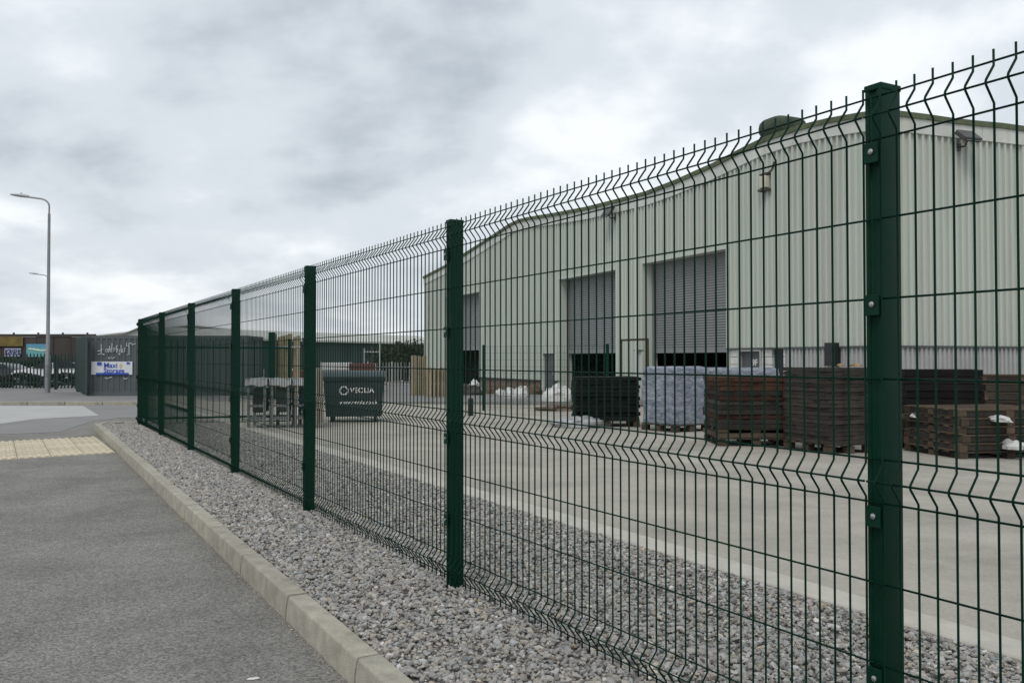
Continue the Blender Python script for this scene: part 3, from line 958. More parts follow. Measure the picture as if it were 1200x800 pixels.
def slab_mesh(name, w, d, h, m, seed, rough=0.012):
    r_ = random.Random(seed)
    n = 8
    out = []
    for (x0, y0, x1, y1) in ((-1, -1, 1, -1), (1, -1, 1, 1), (1, 1, -1, 1), (-1, 1, -1, -1)):
        for i in range(n):
            t = i / n
            j = r_.uniform(-rough, rough)
            x, y = (x0 + (x1 - x0) * t) * w / 2, (y0 + (y1 - y0) * t) * d / 2
            out.append((x + (j if y0 != y1 else 0), y + (j if x0 != x1 else 0)))
    lo = [Vector((x, y, r_.uniform(-.004, .004))) for x, y in out]
    hi = [Vector((x * .995, y * .995, h + r_.uniform(-.006, .004))) for x, y in out]
    mb = MB(); mb.loft([lo, hi]); return mb.mesh(name, m)
def stack(label, x0, x1, ytop, ybase, depth, n, mats, yaw=0.0, wscale=1.0, gap=0.008, jit=0.025, name='pallet_stack', rough=.014, part='board_layer', mid=None):
    c, w, h, az = spot(x0, x1, ytop, ybase, depth)
    w *= wscale
    t = thing(name, label, 'stack', c, -az * 0.6 + yaw, 'stacked goods in the yard')
    pallet_parts(t, w, depth)
    z = 0.152; lh = (h - .152) / n
    for k in range(n):
        m = mats[k] if isinstance(mats, list) else mats
        if mid and k in mid:
            pallet_parts(t, w * .98, depth * .98, z, WOOD, lh * .98)
        else:
            add(part, slab_mesh(part, w + random.uniform(-.02, .02), depth, lh - gap, m, int(x0 * 100 + k), rough), t,
                (random.uniform(-jit, jit), random.uniform(-jit, jit), z), random.uniform(-.012, .012))
        z += lh
    return t, c, w, h
WRAP = mat('blue shrink wrap', (0.095, 0.115, 0.16), 0.3, 0.22, 7, bump=0.9, bscale=11, col2=(0.27, 0.295, 0.345), spec=0.6, stretch=(1, 1, 2.2), dirt=(0.50, 0.52, 0.56), dscale=5, damt=0.6)
def wrapped(label, x0, x1, ytop, ybase, depth, yaw, m, rows, nm='wrapped_pallet', wscale=1.0):
    c, w, h, az = spot(x0, x1, ytop, ybase, depth)
    w *= wscale
    t = thing(nm, label, 'pallet', c, -az * .6 + yaw, 'shrink-wrapped pallets')
    pallet_parts(t, w, depth * .95)
    n_a, n_z = 64, rows * 5
    rings = []
    hh = h - .15
    for k in range(n_z + 1):
        f = k / n_z
        ring = []
        for j in range(n_a):
            a = 2 * math.pi * j / n_a
            ca, sa = math.cos(a), math.sin(a)
            e = 0.11
            x = math.copysign(abs(ca) ** e, ca); y = math.copysign(abs(sa) ** e, sa)
            lay = 0.010 * abs(math.sin(f * rows * math.pi)) - 0.008
            wr = 0.028 * smooth_noise((x * 2.2 + c.x, y * 2.2, f * 3.5)) + 0.016 * smooth_noise((x * 7, y * 7 + c.y, f * 11))
            r_ = 1 + (lay + wr) / .6
            ring.append(Vector((x * w / 2 * r_ * .97, y * depth / 2 * r_ * .97, .15 + hh * f + 0.02 * smooth_noise((x * 2, y * 2, 5)) * f)))
        rings.append(ring)
    top = [Vector((v.x * .8, v.y * .8, v.z + .03)) for v in rings[-1]]
    rings.append(top)
    mb = MB(); mb.loft(rings)
    mb.build('wrapped_sacks', m, t, smooth='all')
    return t, c, w, h
# dark mat stack left of the blue pallet
t, c, w, h = stack('black rubber mats stacked on a pallet left of the blue wrapped pallet', 671, 746, 441, 500, 1.25, 11, BLK, R(4), name='mat_stack', rough=.02, part='rubber_mat')
wrapped('pale blue shrink-wrapped pallet of sacks beside the black mats', 750, 833, 431, 506, 0.98, R(42), WRAP, 6, wscale=0.71)
wrapped('blue wrapped pallet mostly hidden behind the rust brown boards', 824, 909, 432, 494, 1.2, R(4), WRAP, 6)
mats_ = [WOODD] * 3 + [WOODD, WOODL, WOODD, WOODL, WOODL, WOODL]
stack('stack of rust brown boards on a pallet beside the blue wrapped pallet', 832, 921, 441, 523, 1.2, 13, [WOOD, WOODD, WOODD, WOODD, WOODL, WOODD, WOODD, WOODD, WOODL, WOODD, WOODL, WOODL, WOODL], R(8), 1.0, mid=(1,), rough=.02, gap=.005)
stack('tall dark grey brown board stack left of the nearest tall green post', 924, 1016, 430, 531, 1.02, 19, WOODD, R(34), 0.735, rough=.012, gap=.004, jit=.012)
stack('tall black board stack behind the nearest green post', 1056, 1141, 432, 508, 1.3, 8, WOODB, R(2), rough=.008, gap=.01)
# pallets in two low stacks at the right
def pallet_things(x0, x1, ytop, ybase, depth, n, yaw, where):
    c, w, h, az = spot(x0, x1, ytop, ybase, depth)
    ph = h / n
    ords = ['lowest', 'second from the bottom', 'third from the bottom', 'fourth from the bottom', 'fifth from the bottom', 'sixth from the bottom', 'seventh from the bottom']
    for k in range(n):
        lab = f'brown wooden pallet {where}, ' + ('topmost' if k == n - 1 else ords[k])
        t = thing('wooden_pallet', lab, 'pallet', (c.x + random.uniform(-.03, .03), c.y + random.uniform(-.03, .03), c.z + k * ph), -az * .6 + yaw + random.uniform(-.04, .04), 'loose wooden pallets')
        pallet_parts(t, w, depth, 0.0, [WOOD, WOODP][k % 2], ph * .985, WOODD if k else None)
    return c, w, h, ph
WOODP = mat('weathered pallet wood', (0.10, 0.075, 0.053), 0.9, 0.35, 3, bump=0.3, bscale=40, stretch=(.3, 4, 4), objvar=0.3, spec=0.15)
c1, w1, h1, ph1 = pallet_things(1082, 1216, 478, 536, 1.3, 6, R(28), 'in the low front stack beside the green post')
pallet_things(1147, 1235, 439, 500, 1.2, 6, R(3), 'in the rear stack against the warehouse')
pallet_things(1030, 1090, 488, 526, 1.0, 3, R(3), 'half hidden behind the nearest green post')
# plastic sheets caught in and on things
PLAST = mat('white plastic film', (0.60, 0.60, 0.585), 0.5, 0.12, 6, bump=0.7, bscale=22, dirt=(0.30, 0.285, 0.25), dscale=4, damt=0.7)
def crumple(name, label, p, size, m, cat='plastic', yaw=0.0, seed=0, group=None):
    n_a, n_b = 22, 9
    rings = []
    for k in range(1, n_b):
        f = k / n_b * math.pi * .56
        ring = []
        for j in range(n_a):
            a = 2 * math.pi * j / n_a
            r_ = 1 + .42 * smooth_noise((math.cos(a) * 1.7 + seed, math.sin(a) * 1.7, f * 2)) + .2 * smooth_noise((math.cos(a) * 5, math.sin(a) * 5 + seed, f * 6))
            ring.append(Vector((math.cos(a) * math.sin(f) * size[0] / 2 * r_, math.sin(a) * math.sin(f) * size[1] / 2 * r_, max(0, math.cos(f)) ** .55 * size[2] * (1 + .3 * smooth_noise((a, f * 3, seed))))))
        rings.append(ring)
    mb = MB(); mb.loft(rings)
    return tag(mb.build(name, m, None, p, yaw, smooth=True), label, cat, group)
dfr = Vector((c1.x, c1.y, 0)).normalized()
rt = Vector((dfr.y, -dfr.x, 0))
def on_front(x, y, D):
    d = ray(x, y); return CAM + d * (D / d.y)
Dp = c1.y
q = on_front(1171, 494, Dp - .72); crumple('plastic_sheet', 'white plastic film caught high in the low front pallet stack', (q.x, q.y, q.z), (.26, .42, .09), PLAST, seed=3)
q = on_front(1186, 526, Dp - .74); crumple('plastic_sheet', 'white plastic film hanging low in the front pallet stack', (q.x, q.y, q.z), (.26, .42, .13), PLAST, seed=8)
q = on_front(1074, 489, Dp + .25); crumple('plastic_sheet', 'small white plastic scrap beside the nearest green post on pallets', (q.x, q.y, q.z), (.18, .2, .06), PLAST, seed=5)
# bulk bag, rubbish heaps by the wall
def yard_thing(x, y):
    p = on_yard(x, y); return (p.x, p.y, p.z - .01)
pb = on_yard(654, 474)
crumple('bulk_bag', 'bulging white bulk bag beside the black mats', (pb.x, pb.y, pb.z + .0), (1.0, .9, .62), PLAST, 'bag', seed=2)
GREYF = mat('grey plastic film', (0.30, 0.31, 0.31), 0.4, 0.35, 7, bump=0.5, bscale=20)
pb = on_yard(678, 500.5)
crumple('plastic_sheet', 'crumpled grey plastic film at the foot of the black mats', (pb.x, pb.y, pb.z), (1.0, .6, .22), GREYF, seed=4)
DKF = mat('dark rubbish', (0.05, 0.047, 0.042), 0.8, 0.4, 7, bump=0.5, bscale=20)
BRN = mat('brown rubbish', (0.14, 0.10, 0.07), 0.9, 0.4, 7, bump=0.5, bscale=20)
for i, (x, y, sx, sz, m, lab) in enumerate((
        (586, 466, .45, .34, PLAST, 'white rubbish sack leaning on the brick plinth, leftmost of the three'),
        (598, 467, .55, .42, PLAST, 'white rubbish sack leaning on the brick plinth, middle one of the three'),
        (612, 468, .62, .48, PLAST, 'white rubbish sack leaning on the brick plinth, rightmost of the three'),
        (604, 470, 1.5, .16, GREYF, 'grey film litter spread in front of the white rubbish sacks'),
        (626, 466, .7, .5, BRN, 'brown rubbish heap between the white sacks and the dark door'),
        (578, 465, .8, .45, BRN, 'brown rubbish heap beside the green inner post'),
        (548, 466, 1.3, .5, DKF, 'dark rubbish heap just right of the second tall green post'),
        (556, 460, .5, .55, PLAST, 'small white sack on the dark rubbish heap'),
        (655, 481, 1.3, .16, BRN, 'flat brown litter in front of the white bulk bag'))):
    p = yard_thing(x, y)
    crumple('rubbish_heap' if m is not PLAST else 'rubbish_sack', lab, p, (sx, .7, sz), m, 'rubbish', seed=20 + i, group='rubbish along the warehouse')
p = on_yard(739, 478)
t = thing('oil_drum', 'dark drum standing between the shutters beside the pipe frame', 'drum', (p.x, p.y + 3, p.z))
MB().tube([(0, 0, 0), (0, 0, .02), (0, 0, .3), (0, 0, .32), (0, 0, .34), (0, 0, .62), (0, 0, .64), (0, 0, .66), (0, 0, .92)], [.28, .285, .285, .3, .285, .285, .3, .285, .285], 18).build('barrel', DKF, t, smooth=True)

# ------------------------------------------------------------------ wheeled bin
BIN = mat('dark teal bin plastic', (0.026, 0.040, 0.042), 0.5, 0.15, 2, bump=0.05, bscale=60)
pbn, bwid, bht, az = spot(380, 450, 434, 495, 1.0)
bn = thing('wheeled_bin', 'large dark teal four-wheeled waste bin with white lettering in the yard', 'bin', pbn, R(9))
W_, D_, HB = 1.30, 0.95, bht
z0 = .13
rings = []
for f, sx, sy in ((0, .93, .86), (.55, .965, .945), (.9, .99, .985), (.93, 1.04, 1.05), (1.0, 1.04, 1.05)):
    hx, hy = W_ / 2 * sx, D_ / 2 * sy
    z = z0 + (HB * .86 - z0) * f
    cr_ = .07
    ring = []
    for cx_, cy_, a0 in ((hx - cr_, hy - cr_, 0), (-hx + cr_, hy - cr_, 90), (-hx + cr_, -hy + cr_, 180), (hx - cr_, -hy + cr_, 270)):
        for k in range(5):
            a = R(a0 + k * 22.5); ring.append(Vector((cx_ + cr_ * math.cos(a), cy_ + cr_ * math.sin(a), z)))
    rings.append(ring)
mb = MB(); mb.loft(rings); body = mb.build('body', BIN, bn, smooth=True)
rings = []
for y in np.linspace(-.53 * D_ * 1.03, .53 * D_ * 1.03, 9):
    zt = HB * .87 + (HB * .13) * math.cos(y / (D_ * .56) * math.pi / 2) ** .6
    rings.append([Vector((x * W_ / 2 * 1.05, y, zt - (.02 if abs(x) == 1 else 0))) for x in (-1, -.95, 0, .95, 1)] + [Vector((x * W_ / 2 * 1.05, y, HB * .855)) for x in (1, -1)])
mb = MB(); mb.loft(rings); lid = mb.build('lid', mat('bin lid plastic', (0.024, 0.040, 0.042), 0.5, 0.15, 2), bn, smooth=True)
MB().box((0, -D_ / 2 - .04, HB * .875), (.5, .05, .04)).build('lid_handle', BIN, lid)
for sx in (-1, 1):
    MB().tube([(sx * (W_ / 2 + .0), 0, HB * .74), (sx * (W_ / 2 + .07), 0, HB * .74)], .03, 10).build('trunnion', GALV, bn)
    MB().box((sx * W_ * .33, -D_ / 2 * .98, HB * .5), (.05, .05, HB * .55)).build('rib', BIN, body) if False else None
for sx in (-1, 1):
    for sy in (-1, 1):
        wx, wy = sx * .46, sy * .3
        wh = MB().tube([(wx - .03, wy, .1), (wx + .03, wy, .1)], .1, 16).build('wheel', BLACKP, bn, smooth=True)
        MB().tube([(wx - .034, wy, .1), (wx + .034, wy, .1)], .05, 10).build('hub', GALV, wh)
        MB().box((wx, wy, .175), (.1, .1, .05)).build('castor_fork', GALV, bn)
fy = lambda z: -(D_ / 2) * (0.86 + (0.125) * (z - z0) / (HB * .78 - z0)) - .006
inc = math.atan(D_ / 2 * .125 / (HB * .78 - z0))
def bin_text(body_, size, x, z, bold):
    me = text_mesh(body_, size, WHITE, bold, .001)
    o = add('lettering', me, bn)
    o.location = (x, fy(z) - .004, z); o.rotation_euler = (R(90) + inc * 1.0, 0, 0)
    return o
zt1 = .70
bin_text('VEOLIA', .155, .175, zt1, .002)
bin_text('www.veolia.co.uk', .115, .10, zt1 - .26, .0015)
ring_ = MB()
for k in range(8):                                      # broken ring emblem
    a0, a1 = k * math.pi / 4 + .06, (k + 1) * math.pi / 4 - .06
    pts = [(math.cos(a) * r_, math.sin(a) * r_) for a, r_ in ((a0, .07), ((a0 + a1) / 2, .068), (a1, .07), (a1, .10), ((a0 + a1) / 2, .105), (a0, .10))]
    ring_.prism(pts, 0, .003)
o = ring_.build('emblem', WHITE, bn); o.location = (-.215, fy(zt1) - .004, zt1); o.rotation_euler = (R(90) + inc, 0, 0)
pbd = on_yard(371, 501)
t = thing('timber_prop', 'grey brown timber props leaning beside the wheeled bin', 'timber', pbd)
for k in range(3):
    MB().box((k * .07 - .06, k * .03, .62), (.05, .07, 1.25 - k * .1)).build('plank', mat('weathered grey timber', (0.24, 0.215, 0.18), .9, .25, 3), t)

# ------------------------------------------------------------------ middle distance behind the fence
# steel trolleys with a pale cover
pt_ = on_yard(322, 502)
wT = 78 / FPX * pt_.y; hT = 58 / FPX * pt_.y
FR = mat('dull grey frame steel', (0.20, 0.205, 0.20), .6, .15, 5, metal=.2)
names = ('leftmost', 'middle', 'rightmost')
for k in range(3):
    w = wT / 3
    t = thing('steel_trolley', f'grey steel trolley frame under a pale sheet, {names[k]} of the three left of the bin', 'trolley',
              (pt_.x - wT / 2 + w * (k + .5), pt_.y + .5 + k * .12, pt_.z), R(6), 'trolleys left of the bin')
    for x in (-1, 1):
        for y in (-1, 1):
            MB().box((x * (w / 2 - .06), y * .36, hT / 2), (.05, .05, hT)).build('leg', FR, t)
    for z in (.18, hT * .45, hT - .05):
        for y in (-1, 1):
            MB().box((0, y * .36, z), (w - .14, .04, .05)).build('rail', FR, t)
    MB().box((0, 0, .2), (w - .15, .7, .03)).build('shelf', FR, t)
    MB().box((0, .1, hT * .55), (w - .2, .5, hT * .5)).build('crate', [DKF, DOORM, mat('dark blue crate', (.02, .035, .09), .5)][k], t, bevel=.02)
    rings = []
    for x in np.linspace(-w / 2, w / 2, 9):
        rings.append([Vector((x, y * .42, hT + .03 * smooth_noise((x * 4 + k, y * 3, 1)) - (.14 + .05 * smooth_noise((x * 6, k, 0)) if abs(y) == 1 else 0))) for y in (-1, -.9, -.3, .3, .9, 1)])
    mb = MB(); mb.loft(rings, close=False, cap=False)
    mb.build('cover_sheet', mat('pale cover sheet', (.30, .31, .31), .6, .2, 5), t, smooth='all')
# tall pale timber bundle
pz = on_yard(322, 470)
Dz = pz.y
t = thing('timber_bundle', 'tall upright bundle of pale timber posts behind the trolleys', 'timber', (pz.x, pz.y + 1.5, pz.z))
ht = EYE + (421 - 391) / FPX * (Dz + 1.5) - pz.z
for k in range(7):
    MB().box(((k - 3) * .135, .1 * (k % 2), ht / 2), (.11, .11, ht - .07 * ((k * 3) % 4))).build('timber_post', CREAMW, t)
MB().box((0, -.06, ht * .8), (1.0, .03, .05)).build('strap', GALV, t)
pz2 = on_yard(307, 470)
t = thing('dark_pole', 'thick dark green pole left of the pale timber bundle', 'pole', (pz2.x, pz2.y + 1.2, pz2.z))
MB().box((0, 0, ht * .5), (.2, .2, ht * 1.03)).build('shaft', GREEN, t); MB().box((0, 0, .02), (.36, .36, .04)).build('base_plate', GREEN, t)
# green shed, pale roof
SHEDG = mat('dark green shed cladding', (0.034, 0.062, 0.058), .6, .12, .6)
SHEDR = mat('pale shed roof', (0.50, 0.51, 0.47), .7, .1, .4, dirt=(.33, .34, .28), dscale=.6, damt=.6)
P0 = ray(205, 421); P0 = Vector((P0.x, P0.y, 0)) * 58
P1 = ray(520, 421); P1 = Vector((P1.x, P1.y, 0)) * 82
sd = (P1 - P0); sl = sd.length; syaw = math.atan2(sd.y, sd.x)
shed = thing('green_shed', 'long dark green shed with a pale low roof beyond the yard', 'shed', (P0.x, P0.y, -.3), syaw)
eh = 1.77 + 27 * 58 / FPX * .97
x = 0; cm = {}
while x < sl:
    b = min(2.0, sl - x)
    mb = MB()
    k0 = 0
    n = int(b / .25)
    for i in range(n):
        for (a0, o0), (a1, o1) in zip(((0, 0), (.13, 0), (.15, .03), (.22, .03)), ((.13, 0), (.15, .03), (.22, .03), (.25, 0))):
            k = len(mb.v); mb.v += [(i * .25 + a0, -o0, 0), (i * .25 + a1, -o1, 0), (i * .25 + a1, -o1, eh), (i * .25 + a0, -o0, eh)]; mb.f.append((k, k + 1, k + 2, k + 3))
    mb.build('wall_sheet', SHEDG, shed, (x, 0, 0))
    x += 2.0
mb = MB().quad((-.3, -.4, eh - .02), (sl + .3, -.4, eh - .02), (sl + .3, 3.2, eh + .75), (-.3, 3.2, eh + .75))
mb.quad((-.3, 6.4, eh), (sl + .3, 6.4, eh), (sl + .3, 3.2, eh + .75), (-.3, 3.2, eh + .75)).build('roof', SHEDR, shed)
mb = MB(); mb.v = [(0, 0, 0), (0, 6.4, 0), (0, 6.4, eh), (0, 3.2, eh + .7), (0, 0, eh)]; mb.f = [(0, 1, 2, 3, 4)]
mb.build('end_wall', mat('pale grey cladding', (.47, .49, .49), .6, .06, .5), shed)
MB().box((sl / 2, -.42, eh - .06), (sl + .6, .14, .14)).build('gutter', SHEDR, shed)
# pale gabled warehouse far left behind the container
pg = ray(130, 421); pg = Vector((pg.x, pg.y, 0)) * 95
gb = thing('pale_gabled_shed', 'pale grey gabled shed roof rising behind the graffitied container', 'shed', (pg.x, pg.y, -.3))
ge = 1.77 + 26.5 * 95 / FPX
gp = [(-2.4, 0), (19, 0), (19, ge), (8.5, ge + 1.15), (-2.4, ge - .05)]
mb = MB(); mb.loft([[Vector((x, y, z)) for x, z in gp] for y in (0, 25)])
mb.build('gable_wall', mat('pale grey cladding', (.47, .49, .49), .6, .06, .5), gb)
MB().tube([(-2.5, -.1, ge - .02), (8.5, -.1, ge + 1.18), (19.1, -.1, ge + .03)], .12, 4).build('verge_trim', GALV, gb)
# bushes at the end of the shed
LEAF = mat('dull leaf', (0.040, 0.046, 0.022), .8, .45, .9, objvar=.1)
BARK = mat('bark', (.07, .055, .04), .95, .3, 6)
def bush(p, rx, rz, label, seed):
    r_ = np.random.default_rng(seed)
    t = thing('bush', label, 'bush', p, 0, 'bushes at the end of the green shed')
    for k in range(5):
        a = k * 1.3
        MB().tube([(0, 0, -.2), (math.cos(a) * rx * .25, math.sin(a) * rx * .25, rz * .5), (math.cos(a) * rx * .55, math.sin(a) * rx * .5, rz * 1.1)], [.07, .05, .02], 5).build('branch', BARK, t)
    n = 5200
    d = r_.normal(size=(n, 3)); d /= np.linalg.norm(d, axis=1)[:, None]
    rad = r_.random(n) ** .4
    lob = np.array([1 + .35 * smooth_noise((v[0] * 2 + seed, v[1] * 2, v[2] * 2)) for v in d])
    c = d * (rad * lob)[:, None] * np.array([rx, rx * .7, rz]) + np.array([0, 0, rz * .95])
    t1 = r_.normal(size=(n, 3)); t1 /= np.linalg.norm(t1, axis=1)[:, None]
    t2 = np.cross(t1, r_.normal(size=(n, 3))); t2 /= np.linalg.norm(t2, axis=1)[:, None]
    sz = r_.uniform(.05, .13, n)[:, None]
    v = np.stack([c - t1 * sz, c + t2 * sz * .5, c + t1 * sz, c - t2 * sz * .5], 1).reshape(-1, 3)
    me = bpy.data.meshes.new('foliage'); me.from_pydata(v.tolist(), [], [(4 * i, 4 * i + 1, 4 * i + 2, 4 * i + 3) for i in range(n)])
    me.materials.append(LEAF); add('foliage', me, t)
for x, D, rx, rz, lab in ((456, 60, 1.5, 1.30, 'dull green bush left of the other at the end of the shed'), (481, 58, 1.7, 1.42, 'dull green bush right of the other beside the warehouse')):
    d = ray(x, 421); bush(Vector((d.x, d.y, 0)) * D + Vector((0, 0, -.1)), rx, rz, lab, int(x))
# galvanised railing
dA, dB = ray(432, 421), ray(487, 421)
rA, rB = Vector((dA.x, dA.y, 0)) * 47, Vector((dB.x, dB.y, 0)) * 48.5
rl = thing('galvanised_railing', 'pale galvanised palisade railing between the bin and the timber crates', 'railing', (rA.x, rA.y, yard_z(18)), math.atan2((rB - rA).y, (rB - rA).x))
rlen = (rB - rA).length
pm = MB().prism([(-.028, -.01), (.028, -.01), (.028, .01), (-.028, .01)], .05, 1.35).mesh('pale', GALV)
for k in range(int(rlen / .17)):
    add('pale', pm, rl, (k * .17, 0, 0))
for z in (.3, 1.1):
    MB().box((rlen / 2, .03, z), (rlen, .04, .06)).build('rail', GALV, rl)
for x in (0, rlen / 2, rlen):
    MB().box((x, .06, .7), (.06, .06, 1.4)).build('post', GALV, rl)
# white posts sticking up behind the bin
dq = ray(441, 421); pq = Vector((dq.x, dq.y, 0)) * 40
t = thing('post_frame', 'pale post frame standing up behind the wheeled bin', 'frame', (pq.x - .2, pq.y, yard_z(18)))
for x, h_ in ((-.35, 2.0), (0, 2.1), (.35, 2.25)):
    MB().box((x, 0, h_ / 2), (.045, .045, h_)).build('upright', GALV, t)
MB().box((0, 0, 1.85), (.75, .04, .045)).build('crossbar', GALV, t)
# timber crates beside the first shutter
def timber_crate(x0, x1, ytop, ybase, label, n):
    c, w, h, az = spot(x0, x1, ytop, ybase, 1.0)
    t = thing('timber_crate', label, 'crate', c, R(10), 'timber crates by the far shutter')
    bw_ = w / n
    for k in range(n):
        MB().box((-w / 2 + bw_ * (k + .5), -.5, h / 2), (bw_ * .8, .06, h - .04 * (k % 3))).build('slat', CREAMW, t)
        MB().box((-w / 2 + .04, -.5 + (k + .5) / n, h / 2), (.05, .8 / n, h - .03)).build('slat', CREAMW, t)
    for z in (.08, h * .5, h - .1):
        MB().box((0, -.45, z), (w, .04, .09)).build('batten', CREAMW, t)
    MB().box((0.03, .03, h * .48), (w - .12, .9, h * .9)).build('load', BRN, t)
timber_crate(482, 499, 416, 466, 'tall pale timber crate at the far corner of the warehouse', 4)
timber_crate(500, 527, 430, 468, 'low wide pale timber crate in front of the far shutter', 6)
# clutter at the foot of the shed: red and pale pallets
RED = mat('faded red plastic', (.13, .045, .032), .5, .2, 4)
cols = [(289, 440, PLAST, 'pale wrapped crate at the left behind the trolleys', .8), (299, 442, GALV, 'grey crate behind the trolleys left of the dark pole', .6), (337, 441, PLAST, 'pale wrapped crate just right of the timber bundle', .8),
        (349, 443, RED, 'faded red crate behind the right-hand trolley', 1.0), (395, 434, PLAST, 'pale wrapped load visible above the bin lid, left one', 1.2), (425, 435, RED, 'faded red load visible above the bin lid, right one', 1.1)]
for x, y, m, lab, w in cols:
    d = ray(x, 421); p = Vector((d.x, d.y, 0)) * 38; p.z = yard_z(18)
    h_ = EYE - (y - 421) * 38 / FPX - p.z + .35
    t = thing('storage_crate', lab, 'crate', p, R(5), 'crates along the shed')
    for k in range(4):
        MB().box((0, 0, h_ * (k + .5) / 4), (w, .9, h_ / 4 - .03)).build('crate_side', m, t, bevel=.015)
    for sx in (-1, 1):
        MB().box((sx * w / 2, -.46, h_ / 2), (.06, .05, h_)).build('corner_post', GALV, t)

# ------------------------------------------------------------------ far left: lamps, palisade, container, long brown building, vehicles
def lamp(p, h, label, arm=1.5):
    t = thing('street_lamp', label, 'street lamp', p, 0, 'street lamps by the side road')
    MB().tube([(0, 0, -.1), (0, 0, 1.5), (0, 0, 1.56), (0, 0, h - .7)], [.105, .10, .075, .052], 12).build('pole', LAMPG, t, smooth=True)
    pts = [(0, 0, h - .72), (0, 0, h - .4)]
    for k in range(6):
        a = R(k * 16); pts.append((-.4 * (1 - math.cos(a)), 0, h - .4 + .32 * math.sin(a)))
    pts += [(-arm * .65, 0, h + .0)]
    MB().tube(pts, .034, 8).build('arm', LAMPG, t, smooth=True)
    rings = []
    for x, wy, hz_ in ((-arm * .58, .05, .05), (-arm * .66, .10, .075), (-arm * .85, .16, .07), (-arm * 1.05, .13, .045), (-arm * 1.1, .05, .02)):
        rings.append([Vector((x, wy * math.cos(a), h + .02 + hz_ * math.sin(a) + (-arm * .58 - x) * .10)) for a in np.linspace(0, 2 * math.pi, 10, endpoint=False)])
    mb = MB(); mb.loft(rings); hd = mb.build('lamp_head', mat('lamp head grey', (.5, .51, .5), .5), t, smooth=True)
    MB().tube([(-arm * .8, 0, h + .10), (-arm * .8, 0, h + .16)], .04, 8).build('photocell', GALV, hd)
    MB().box((0, -.1, .9), (.1, .02, .5)).build('access_door', LAMPG, t)
lp = on_z(55.5, 460, .11)
lamp(lp, EYE + (421 - 230) * lp.y / FPX - lp.z, 'tall grey street lamp standing on the far pavement', 1.45)
d = ray(55, 421); l2 = Vector((d.x, d.y, 0)) * 76
lamp((l2.x, l2.y, 0), EYE + (421 - 321) * 76 / FPX, 'distant street lamp partly hidden behind the taller one', 1.45)

PALG = mat('dark green palisade paint', (.008, .028, .022), .5, .2, 3)
pale_me = None
def palisade(p, length, h, yaw, label, pitch=.155, w=.07, name='palisade_fence', cat='fence'):
    t = thing(name, label, cat, p, yaw)
    pm = MB(); pm.v = [(-w/2, 0, .06), (-w/6, -.018, .06), (w/6, -.018, .06), (w/2, 0, .06), (-w/2, 0, h - .1), (-w/6, -.018, h - .05), (w/6, -.018, h - .05), (w/2, 0, h - .1), (0, -.01, h)]
    pm.f = [(0, 1, 5, 4), (1, 2, 6, 5), (2, 3, 7, 6), (4, 5, 8), (5, 6, 8), (6, 7, 8)]
    pm = pm.mesh('pale', PALG)
    n = int(length / pitch)
    for k in range(n + 1):
        add('pale', pm, t, (k * pitch, 0, 0))
    for z in (.3, h - .35):
        MB().box((length / 2, .03, z), (length, .04, .06)).build('rail', PALG, t)
    for k in range(int(length / 2.75) + 1):
        MB().box((k * 2.75, .06, h * .47), (.08, .08, h * .94)).build('post', PALG, t)
    return t
pp = on_z(92, 456.5, .11)
palisade((pp.x - 9.3, pp.y, .11), 9.25, 1.66, R(0), 'dark green palisade fence behind the street lamp')
gq_ = on_z(102.5, 464, .11); gq2 = on_z(89, 459, .11)
palisade((gq2.x, gq2.y, .11), (gq_ - gq2).length, 2.27, math.atan2((gq_ - gq2).y, (gq_ - gq2).x), 'dark green steel gate leaf standing open beside the container', .1, .085, 'palisade_gate', 'gate')
# container with graffiti and banner
CONT = mat('dark slate container paint', (.088, .105, .108), .6, .1, 1.0, dirt=(.06, .07, .07), dscale=.8, damt=.5)
cp0 = on_z(101, 463.5, .11)
CH = EYE + 28 * cp0.y / FPX - .11
ct = thing('shipping_container', 'dark grey corrugated container with white graffiti and a banner', 'container', (cp0.x, cp0.y, .11), R(1.5))
LC = 6.0
mb = MB()
us = []
x = .08
while x < LC - .1:
    us += [(x, 0), (x + .07, 0), (x + .105, .035), (x + .175, .035)]; x += .21
us.append((LC - .08, 0))
for (a, o0), (b, o1) in zip(us[:-1], us[1:]):
    k = len(mb.v); mb.v += [(a, o0, .14), (b, o1, .14), (b, o1, CH - .12), (a, o0, CH - .12)]; mb.f.append((k, k + 1, k + 2, k + 3))
mb.build('side_wall', CONT, ct)
MB().box((LC / 2, 1.2, CH - .06), (LC, 2.4, .12)).build('roof', CONT, ct)
MB().box((LC / 2, .02, .07), (LC, .12, .14)).build('bottom_rail', CONT, ct)
MB().box((LC / 2, 2.38, CH / 2), (LC, .05, CH)).build('back_wall', CONT, ct)
for x in (.06, LC - .06):
    MB().box((x, .03, CH / 2), (.14, .14, CH - .02)).build('corner_post', CONT, ct)
    MB().box((x, 1.2, CH / 2), (.05, 2.3, CH - .1)).build('end_wall', CONT, ct)
def px_c(x, y):
    return ((x - 101) / FPX * cp0.y, EYE - (y - 421) / FPX * cp0.y - .11)
x0, zt_ = px_c(107, 423.5); x1, zb_ = px_c(154.5, 438.8)
bnr = thing('banner', 'white banner with blue lettering fixed to the dark container', 'banner', (cp0.x + x0, cp0.y - .03 + x0 * .026, .11 + zb_), R(1.5))
bw_, bh_ = x1 - x0, zt_ - zb_
BLUE = mat('blue print', (.03, .075, .42), .6, .1, 5)
rings = [[Vector((x, -.004 + .008 * math.sin(x * 5), z)) for z in (0, bh_)] + [Vector((x, .004 + .008 * math.sin(x * 5), z)) for z in (bh_, 0)] for x in np.linspace(0, bw_, 13)]
mb = MB(); mb.loft(rings); mb.build('cloth', mat('white banner vinyl', (.66, .67, .70), .5, .05, 4), bnr)
